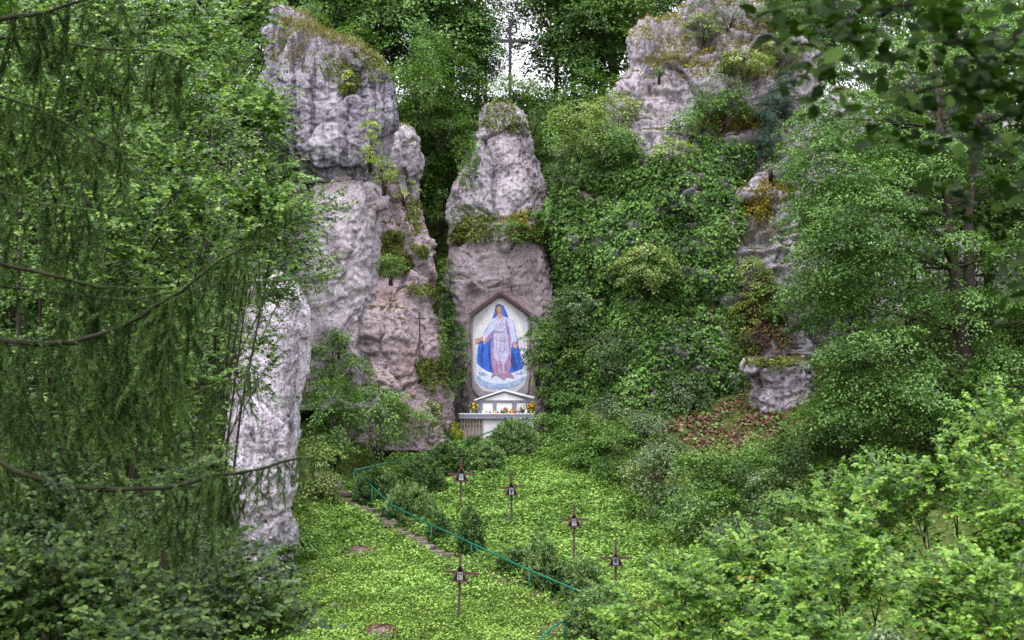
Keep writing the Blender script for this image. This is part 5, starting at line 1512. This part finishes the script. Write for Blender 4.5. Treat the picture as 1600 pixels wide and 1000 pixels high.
def leafy_mass(name, cat, label, group, blobs, d0, mat, size, tmpl, nl, ln, base, trunk_r=.12, per=1.0, droop=.3, single=0, updir=1.0, barkm='bark', spread=1.0, clump=.9):
    """blobs: (px, py, rx, ry, d, n_shoots)"""
    root = empty(name, Vector(base), label, cat, group)
    o = np.array(root.location)
    L = []; st = MB(); limb = MB()
    for (px, py, rx, ry_, d, ns) in blobs:
        c = Pn(px, py, d); s = d / F
        R = np.array([rx * s, min(rx, ry_) * s * .9, ry_ * s])
        starts = []; dirs = []
        m_ = int(ns * per)
        cu = unit(rng.normal(size=(m_ * 4, 3)))
        cu[:, 1] = np.where((cu[:, 1] > 0) & (rng.random(len(cu)) < .5), -cu[:, 1], cu[:, 1])
        cf = .25 + .75 * rng.random(len(cu)) ** .7
        cw = c + cu * R * cf[:, None]
        kp = np.argsort(-(fbm(cw * clump, 2) + rng.random(len(cu)) * .9))[:m_]      # shoots gather in clumps with gaps between
        for u, f in zip(cu[kp], cf[kp]):
            starts.append(c + u * R * f - o)
            dirs.append(u * [1, 1, .6] + [0, -.1, .45] + rvec(1, .35)[0])
        L += shoots(starts, dirs, rng.uniform(.6, 1.3, len(starts)) * ln, nl, size, droop, st, size * .05, updir=updir, spread=spread)
        cc = Vector(c - o)
        b0 = Vector((random.uniform(-.2, .2), random.uniform(-.2, .2), -.2))
        m = b0.lerp(cc, .55) + Vector((0, 0, .12 * cc.length))
        limb.tube([b0, b0.lerp(m, .5), m, m.lerp(cc, .5), cc], [trunk_r * .8, trunk_r * .55, trunk_r * .35, trunk_r * .22, trunk_r * .1], 6, .05)
        for j in range(5):
            sp = Vector(random.choice(starts)); a = m.lerp(cc, random.uniform(.3, 1))
            limb.tube([a, a.lerp(sp, .5) + Vector((0, 0, .05)), sp], [trunk_r * .22, trunk_r * .14, trunk_r * .05], 4, .05)
    limb.obj("limbs", M[barkm], root, True)
    st.obj("twigs", M[barkm], root)["kind"] = "stuff"
    # the leaves that show largest are objects of their own; the rest one mass
    if single:
        P_ = np.concatenate([c[0] for c in L]); N_ = np.concatenate([c[1] for c in L]); D_ = np.concatenate([c[2] for c in L]); S_ = np.concatenate([c[3] for c in L])
        C_ = np.concatenate([np.full(len(c[0]), c[4]) for c in L])
        w = P_ + o
        ppx = 800 + w[:, 0] / w[:, 1] * F; ppy = HY - w[:, 2] / w[:, 1] * F
        sc = S_ / w[:, 1] * ((ppx > 0) & (ppx < 1600) & (ppy > 0) & (ppy < 1000))
        pick = np.argsort(-sc)[:single]
        keep = np.ones(len(P_), bool); keep[pick] = False
        protos = []
        for k in range(6):
            V, fs, rep = leaf_arrays(np.zeros((1, 3)), np.array([[0, 0, 1.]]), np.array([[1., 0, 0]]), np.array([1.0]), tmpl)
            a = np.tile(np.array([[rng.random(), rng.random(), rng.random()]]), (sum(len(f) for f in fs), 1))
            me = np_mesh("leaf", V, fs, a); me.materials.append(M[mat]); protos.append(me)
        for i in pick:
            nn = N_[i] / np.linalg.norm(N_[i]); dd = D_[i] - nn * (D_[i] @ nn); dd /= np.linalg.norm(dd); ss = np.cross(nn, dd)
            lo = bpy.data.objects.new("leaf", protos[random.randrange(6)])
            mt = Matrix([[dd[r] * S_[i], ss[r] * S_[i], nn[r] * S_[i], P_[i][r]] for r in range(3)] + [[0, 0, 0, 1]])
            link(lo, root); lo.matrix_local = mt
        L = [(P_[keep], N_[keep], D_[keep], S_[keep], C_[keep])]
    f = obj("foliage", leaf_mesh("foliage", L, T_HEX), M[mat], root)
    f["kind"] = "stuff"
    return root

def gbase(px, d):
    x = (px - 800) * d / F
    return (x, d, float(H(x, d)))

# hazel bushes, lower right
HG = "hazel bushes in the near corner"
leafy_mass("hazel_bush", "bush", "tallest bright hazel bush, at the picture's side under the big tree", HG,
           [(1560, 690, 90, 70, 19, 60), (1480, 740, 90, 70, 18.5, 60), (1590, 790, 90, 80, 17.5, 60), (1500, 830, 90, 80, 17, 60), (1420, 760, 60, 55, 19, 34)], 18, 'hazel', .092, T_OVAL, 50, .5, gbase(1560, 20), single=240, per=1.7, trunk_r=.05)
leafy_mass("hazel_bush", "bush", "middle hazel bush with light tips reaching over the bank", HG,
           [(1340, 800, 90, 60, 18.5, 56), (1290, 780, 60, 36, 19.5, 30), (1220, 900, 80, 60, 19, 40), (1280, 860, 90, 70, 17.5, 60), (1390, 870, 90, 80, 17, 60), (1200, 860, 70, 50, 18.5, 36), (1310, 940, 100, 70, 16, 60)], 18, 'hazel', .092, T_OVAL, 50, .5, gbase(1330, 20), single=240, per=1.7, trunk_r=.05)
leafy_mass("hazel_bush", "bush", "lowest hazel bush beside the cross by the lawn", HG,
           [(1130, 890, 80, 46, 18.5, 60), (1040, 970, 90, 50, 18.5, 50), (1120, 930, 90, 60, 19.5, 50), (1060, 930, 70, 50, 18, 40), (1150, 960, 100, 60, 17, 60), (1020, 990, 80, 45, 17.5, 40), (1110, 1020, 120, 50, 16.5, 40), (955, 1010, 40, 24, 18, 14)], 18, 'hazel', .09, T_OVAL, 50, .45, gbase(1100, 20), single=200, per=1.7, trunk_r=.05)
leafy_mass("hazel_bush", "bush", "darker hazel bush filling the picture's bottom corner", HG,
           [(1450, 950, 110, 70, 14.5, 60), (1570, 930, 90, 90, 14, 60), (1300, 1010, 120, 50, 15, 44), (1520, 1020, 120, 50, 13.5, 40)], 14, 'hazel', .085, T_OVAL, 50, .45, gbase(1500, 16), single=240, per=1.7, trunk_r=.05)
simple_bush("silver_plant", "plant", "small silvery leaved plant tip at the bottom edge", None, 1385, 995, 60, 30, 12.5, 'grey_bush', .06, dens=1.2, R=.12, n=26)

# left broadleaf trees
LT = "broadleaf trees on the left"
leafy_mass("alder_tree", "tree", "glossy round leaved tree behind the hanging larch branches", LT,
           [(190, 190, 120, 100, 23, 90), (90, 260, 110, 100, 22, 70), (250, 300, 110, 80, 22, 80), (120, 380, 120, 80, 21, 70), (300, 210, 80, 80, 24, 50), (60, 120, 110, 90, 23, 60), (200, 80, 130, 80, 25, 70), (330, 380, 100, 60, 23, 60), (200, 470, 120, 70, 22, 60), (80, 520, 110, 80, 21, 50), (20, 10, 120, 80, 24, 50), (160, 10, 110, 60, 25, 50), (10, 350, 80, 120, 22, 50)],
           22, 'alder', .10, T_HEX, 38, .75, gbase(60, 24), trunk_r=.10, per=1.75)
leafy_mass("maple_tree", "tree", "light green maple whose crown touches the streaked cliff", LT,
           [(370, 150, 60, 60, 30, 70), (340, 90, 70, 70, 31, 60), (415, 225, 46, 60, 30, 56), (380, 280, 90, 60, 30, 70), (300, 60, 90, 60, 32, 50), (440, 320, 50, 40, 30, 44), (400, 350, 80, 50, 29, 50), (375, 50, 36, 50, 32, 24), (290, 150, 70, 70, 32, 50), (340, 20, 80, 40, 32, 40)],
           30, 'maple_near', .125, T_HEX, 30, .8, gbase(300, 31), trunk_r=.07, per=2.0)
leafy_mass("linden_tree", "tree", "linden with small bright leaves hanging over the pale bulging rock", LT,
           [(430, 380, 75, 45, 34, 60), (485, 325, 40, 30, 34, 30), (380, 440, 80, 50, 33, 60), (455, 430, 50, 40, 34, 24), (320, 520, 80, 70, 31, 60), (390, 520, 40, 50, 32, 16), (290, 620, 60, 70, 30, 46), (295, 720, 50, 70, 30, 40), (410, 585, 44, 36, 33, 18), (260, 640, 90, 80, 29, 50), (250, 540, 90, 80, 29, 60), (180, 600, 110, 90, 28, 60)],
           32, 'alder', .115, T_HEX, 30, .7, gbase(190, 34), trunk_r=.06, per=2.0)
leafy_mass("hazel_bush", "bush", "large leaved dark bush in the shaded corner below the larch", "hazel bushes in the near corner",
           [(60, 930, 100, 80, 12, 60), (10, 950, 80, 80, 12.3, 60), (90, 990, 100, 50, 12, 50), (150, 880, 90, 60, 13.5, 40), (180, 920, 100, 70, 12.5, 60), (290, 930, 90, 70, 13, 60), (380, 930, 60, 60, 13.5, 46), (430, 985, 50, 36, 13, 30), (120, 830, 100, 70, 13, 50), (260, 850, 90, 60, 14, 40), (200, 1000, 160, 50, 11.5, 50)],
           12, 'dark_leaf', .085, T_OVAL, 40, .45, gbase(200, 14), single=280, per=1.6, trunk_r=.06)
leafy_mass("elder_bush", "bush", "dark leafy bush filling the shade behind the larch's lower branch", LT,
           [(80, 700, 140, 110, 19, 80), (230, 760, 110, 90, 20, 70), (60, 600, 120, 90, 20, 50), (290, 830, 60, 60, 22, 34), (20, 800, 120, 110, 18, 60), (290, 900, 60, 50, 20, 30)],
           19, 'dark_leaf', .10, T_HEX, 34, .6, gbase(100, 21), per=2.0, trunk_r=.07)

# ---- larch with hanging twigs
def larch():
    root = empty("larch_tree", gbase(-330, 15), "larch with long drooping needle curtains reaching in from the left side", "tree")
    o = Vector(root.location)
    MB().tube([Vector((0, 0, -.3)), Vector((.05, 0, 4)), Vector((.1, 0, 9)), Vector((.1, .1, 15))], [.28, .22, .16, .08], 12, .05).obj("trunk", M['bark'], root, True)
    cr = []  # unseen boughs added above the view to shade the hanging branches
    for (cx, cy, cz, rx, ry, rz, ns) in ((-5.0, 9.0, 7.0, 3.6, 4.0, 2.2, 120), (-7.5, 13, 8.0, 3.6, 3.4, 2.8, 120), (-3.4, 5.5, 5.0, 2.6, 2.8, 1.6, 70), (-9, 10, 4.5, 2.0, 4.0, 3.6, 60)):
        cr += blob_sprays(cx, cy, cz, rx, ry, rz, ns, 70, .8, .12, inner=.2)
    cr = [c for c in cr if (c[0][:, 2] / np.maximum(c[0][:, 1], .3)).min() > .31]
    obj("crown", leaf_mesh("crown", shift(cr, np.array(root.location)), T_QUAD), M['larch'], root)
    # hanging twig meshes, shared
    twigs = []
    bark_i = M['bark_green']
    for k in range(12):
        ln = [.45, .65, .8, .9, 1.05, 1.2, 1.3, .6, .7, 1.0, .85, .4][k]
        L = []; st = MB()
        amp = random.uniform(-.16, .16)
        def curve(t, a=amp, l=ln): return np.stack([a * np.sin(t * 3) + .02 * np.sin(t * 11 + k), .03 * np.sin(t * 5 + k), -t * l], -1)
        strands = [(lambda t: curve(t), ln, 0.0)]
        for j in range(int(ln * 9)):
            t0 = random.uniform(.05, .75); th = random.uniform(0, 6.28); l2 = random.uniform(.08, .25)
            b = curve(np.array(t0)); dv = np.array([math.cos(th) * .5, math.sin(th) * .5, -.8])
            strands.append((lambda t, b=b, dv=dv, l2=l2: b + np.outer(t, dv * l2), l2, t0))
        for fn, l_, _ in strands:
            nt = max(4, int(l_ / .026)); t = np.linspace(0, 1, nt)
            c = fn(t); m = 15
            pos = np.repeat(c, m, 0)
            n_ = len(pos)
            dr = rvec(n_, 1.0) + np.array([0, 0, .1])
            L.append((pos, rvec(n_), dr, rng.uniform(.028, .048, n_), rng.random()))
            tt = np.linspace(0, 1, 5)
            st.tube([tuple(p) for p in fn(tt)], [.004, .0035, .003, .0025, .001], 3)
        me = leaf_mesh("hanging_twig", L, (T_TRI[0] * [1, 1.9, 1], T_TRI[1])); me.materials.append(M['larch'])
        stm = st.mesh("stem"); stm.materials.append(bark_i)
        twigs.append((me, stm, ln))
    BR = [([(-120, 40), (0, 30), (70, 20), (130, 0), (190, -20)], 12, .03, 26, (.3, .7)),
          ([(-120, 520), (0, 532), (77, 537), (115, 535), (175, 516), (224, 493), (252, 472), (280, 458), (315, 430), (350, 402), (402, 378)], 10.5, .028, 60, (.5, 1.0)),
          ([(-60, 400), (60, 425), (115, 439), (150, 448), (196, 451), (262, 451)], 11.5, .022, 30, (.4, .8)),
          ([(-120, 700), (0, 723), (35, 741), (87, 757), (157, 765), (245, 764), (297, 755), (332, 743), (385, 737), (420, 729), (455, 718), (490, 715)], 10, .026, 66, (.35, .9)),
          ([(200, 470), (330, 445), (400, 440), (460, 437), (530, 426)], 11.5, .008, 16, (.3, .5)),
          ([(-100, 140), (0, 150), (60, 170), (140, 215), (200, 240)], 12.5, .02, 34, (.4, .9)),
          ([(-100, 60), (60, 60), (150, 75), (250, 80), (300, 100)], 13, .02, 34, (.4, .9)),
          ([(-100, 280), (0, 300), (70, 320), (150, 330)], 12, .018, 26, (.4, .9)),
          ([(-100, 640), (20, 640), (130, 650), (250, 640), (340, 600), (400, 580)], 12, .018, 46, (.4, .9)),
          ([(-100, 850), (0, 865), (60, 880), (120, 900)], 9.5, .014, 16, (.3, .5)),
          ([(-60, 560), (80, 590), (200, 570), (300, 540)], 11.2, .016, 40, (.4, .9))]
    total = 0
    for bi, (pp, d, r, n, (la, lb)) in enumerate(BR):
        d *= 1.3; r *= 1.2
        trunkp = Vector(root.location); trunkp.z = P(0, pp[0][1] - 60, d).z
        dd = [d + .06 * i * (-1) ** bi for i in range(len(pp))]
        pts = [trunkp - o] + [P(a, b, q) - o for (a, b), q in zip(pp, dd)]
        rr = [r * 1.5] + [r * (1 - .75 * i / (len(pts) - 1)) for i in range(1, len(pts))]
        # refine
        fp, fr = [], []
        for i in range(len(pts) - 1):
            for t in (0, .33, .66):
                fp.append(pts[i].lerp(pts[i + 1], t) + Vector((0, 0, random.uniform(-.006, .006)))); fr.append(rr[i] * (1 - t) + rr[i + 1] * t)
        fp.append(pts[-1]); fr.append(rr[-1])
        b = MB().tube(fp, fr, 7, .28).obj("branch", bark_i, root, True)
        # short needles along the branch itself
        arr = np.array([tuple(p) for p in fp]); m = 2600
        t = rng.random(m) * (len(arr) - 4) + 3; i0 = np.floor(t).astype(int).clip(0, len(arr) - 2); f = (t - i0)[:, None]
        pos = arr[i0] * (1 - f) + arr[i0 + 1] * f
        nd = obj("needles", leaf_mesh("needles", [(pos + rvec(m, .008), rvec(m), rvec(m) + [0, 0, .5], rng.uniform(.02, .035, m), .85)], T_TRI), M['larch'], b)
        nd["kind"] = "stuff"
        for j in range(n):
            t = random.uniform(4, len(fp) - 1.01); i = int(t)
            p = fp[i].lerp(fp[i + 1], t - i)
            q0 = p + o; ppx = 800 + q0.x / q0.y * F
            cand = [q for q in twigs if la * 1.3 <= q[2] <= lb * 1.3 + .05] or twigs
            me, stm, ln = random.choice(cand)
            x = bpy.data.objects.new("hanging_twig", me); link(x, b)
            x.location = p; x.rotation_euler = (random.uniform(-.35, .35), random.uniform(-.4, .4), random.uniform(0, 6.28))
            sc = random.uniform(.8, 1.15) * float(np.interp(ppx, [0, 230, 340, 450], [1, 1, .72, .28])); x.scale = (sc, sc, sc)
            y = bpy.data.objects.new("twig_stem", stm); link(y, b); y.matrix_local = x.matrix_basis
            y.location = x.location; y.rotation_euler = x.rotation_euler; y.scale = x.scale
            total += 1
larch()

# ---- overhanging branch, upper right, close to the camera
def overhang():
    gx, gy = 3.4, 4.6
    root = empty("linden_tree", (gx, gy, float(H(gx, gy))), "near tree whose blurred dark leafy branches hang into the top corner", "tree")
    o = Vector(root.location)
    MB().tube([Vector((0, 0, -.2)), Vector((0, 0, 3)), Vector((-.05, 0, 6)), Vector((-.1, 0, 8))], [.2, .17, .13, .07], 12, .04).obj("trunk", M['bark'], root, True)
    cr = []  # extra canopy added over the camera, out of view, to shade the near leaves
    for (cx, cy, cz, rx, ry, rz, ns) in ((1.6, 3.6, 4.2, 3.2, 3.2, 1.3, 70), (3.6, 3.6, 5.2, 3.2, 3.0, 1.8, 60), (0.5, 2.0, 4.4, 2.6, 2.2, 1.0, 40), (4.2, 5.2, 3.4, 1.6, 1.8, 1.4, 26)):
        cr += blob_sprays(cx, cy, cz, rx, ry, rz, ns, 60, .7, .10, inner=.2)
    cr = [c for c in cr if ((c[0][:, 2]) / np.maximum(c[0][:, 1], .3)).min() > .30 or c[0][:, 0].min() / max(c[0][:, 1].max(), .1) > .40]
    cr = shift(cr, np.array(o))
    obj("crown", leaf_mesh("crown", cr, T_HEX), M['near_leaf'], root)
    lm = MB()
    for c in cr[::8]:
        p = Vector(c[0].mean(0)); a = Vector((0, 0, min(7.5, max(3.5, p.z - 1))))
        lm.tube([a, a.lerp(p, .5) + Vector((0, 0, .2)), p], [.05, .03, .01], 5)
    lm.obj("limbs", M['bark'], root, True)
    protos = []
    for k in range(6):
        V, fs, rep = leaf_arrays(np.zeros((1, 3)), np.array([[0, 0, 1.]]), np.array([[1., 0, 0]]), np.array([1.0]), T_OVAL)
        a = np.tile(np.array([[rng.random(), rng.random(), 0]]), (sum(len(f) for f in fs), 1))
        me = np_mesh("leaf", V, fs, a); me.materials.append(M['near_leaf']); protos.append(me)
    BR = [([(1760, 120), (1680, 170), (1598, 147), (1545, 112), (1514, 80), (1472, 31), (1440, -10)], 4.2, .012, 129),
          ([(1545, 112), (1500, 130), (1440, 140), (1400, 180), (1330, 200)], 4.1, .005, 81),
          ([(1700, -80), (1560, -30), (1440, 5), (1340, 15), (1240, 10), (1195, 20)], 4.0, .008, 144),
          ([(1340, 15), (1300, 60), (1290, 100), (1270, 140)], 3.9, .003, 48),
          ([(1400, 10), (1370, 60), (1330, 90), (1290, 60)], 4.1, .003, 52),
          ([(1598, 147), (1560, 190), (1500, 200), (1440, 220), (1400, 200)], 4.3, .005, 81),
          ([(1760, 200), (1680, 260), (1600, 290), (1540, 310), (1470, 325), (1435, 335)], 4.4, .005, 61),
          ([(1720, 250), (1640, 290), (1605, 330), (1590, 400), (1585, 470)], 4.2, .004, 52),
          ([(1720, -40), (1640, 20), (1580, 60), (1540, 100), (1520, 160)], 4.0, .006, 85),
          ([(1770, 60), (1690, 100), (1600, 90), (1520, 60), (1430, 70), (1380, 110)], 4.2, .006, 90),
          ([(1780, 180), (1700, 200), (1610, 210), (1550, 250), (1500, 260)], 4.5, .005, 66),
          ([(1760, 330), (1690, 380), (1620, 420), (1590, 470)], 4.3, .004, 33),
          ([(1330, 170), (1290, 190), (1270, 160), (1250, 130)], 4.0, .003, 18)]
    for pp, d, r, n in BR:
        pts = [P(a, b, d + .05 * i) - o for i, (a, b) in enumerate(pp)]
        if pp[0][0] > 1690:
            pts = [Vector((0, 0, max(1.5, pts[0].z + .1)))] + pts
        rr = [r * (1 - .75 * i / (len(pts) - 1)) for i in range(len(pts))]
        b = MB().tube(pts, rr, 6, .05).obj("branch", M['bark'], root, True)
        for j in range(n):
            t = random.uniform(1.0 if pp[0][0] > 1690 else .1, len(pts) - 1.001); i = int(t)
            p = pts[i].lerp(pts[i + 1], t - i)
            p = p + Vector(rvec(1, .045)[0])
            nn = unit(np.array([0, -.3, 1.]) + rvec(1, .45)[0]); dd = rvec(1, 1)[0] + [0, 0, -.5]
            dd = unit(dd - nn * (dd @ nn)); ss = np.cross(nn, dd); sz = random.uniform(.04, .068)
            lo = bpy.data.objects.new("leaf", random.choice(protos)); link(lo, b)
            lo.matrix_local = Matrix([[dd[q] * sz, ss[q] * sz, nn[q] * sz, p[q]] for q in range(3)] + [[0, 0, 0, 1]])
overhang()
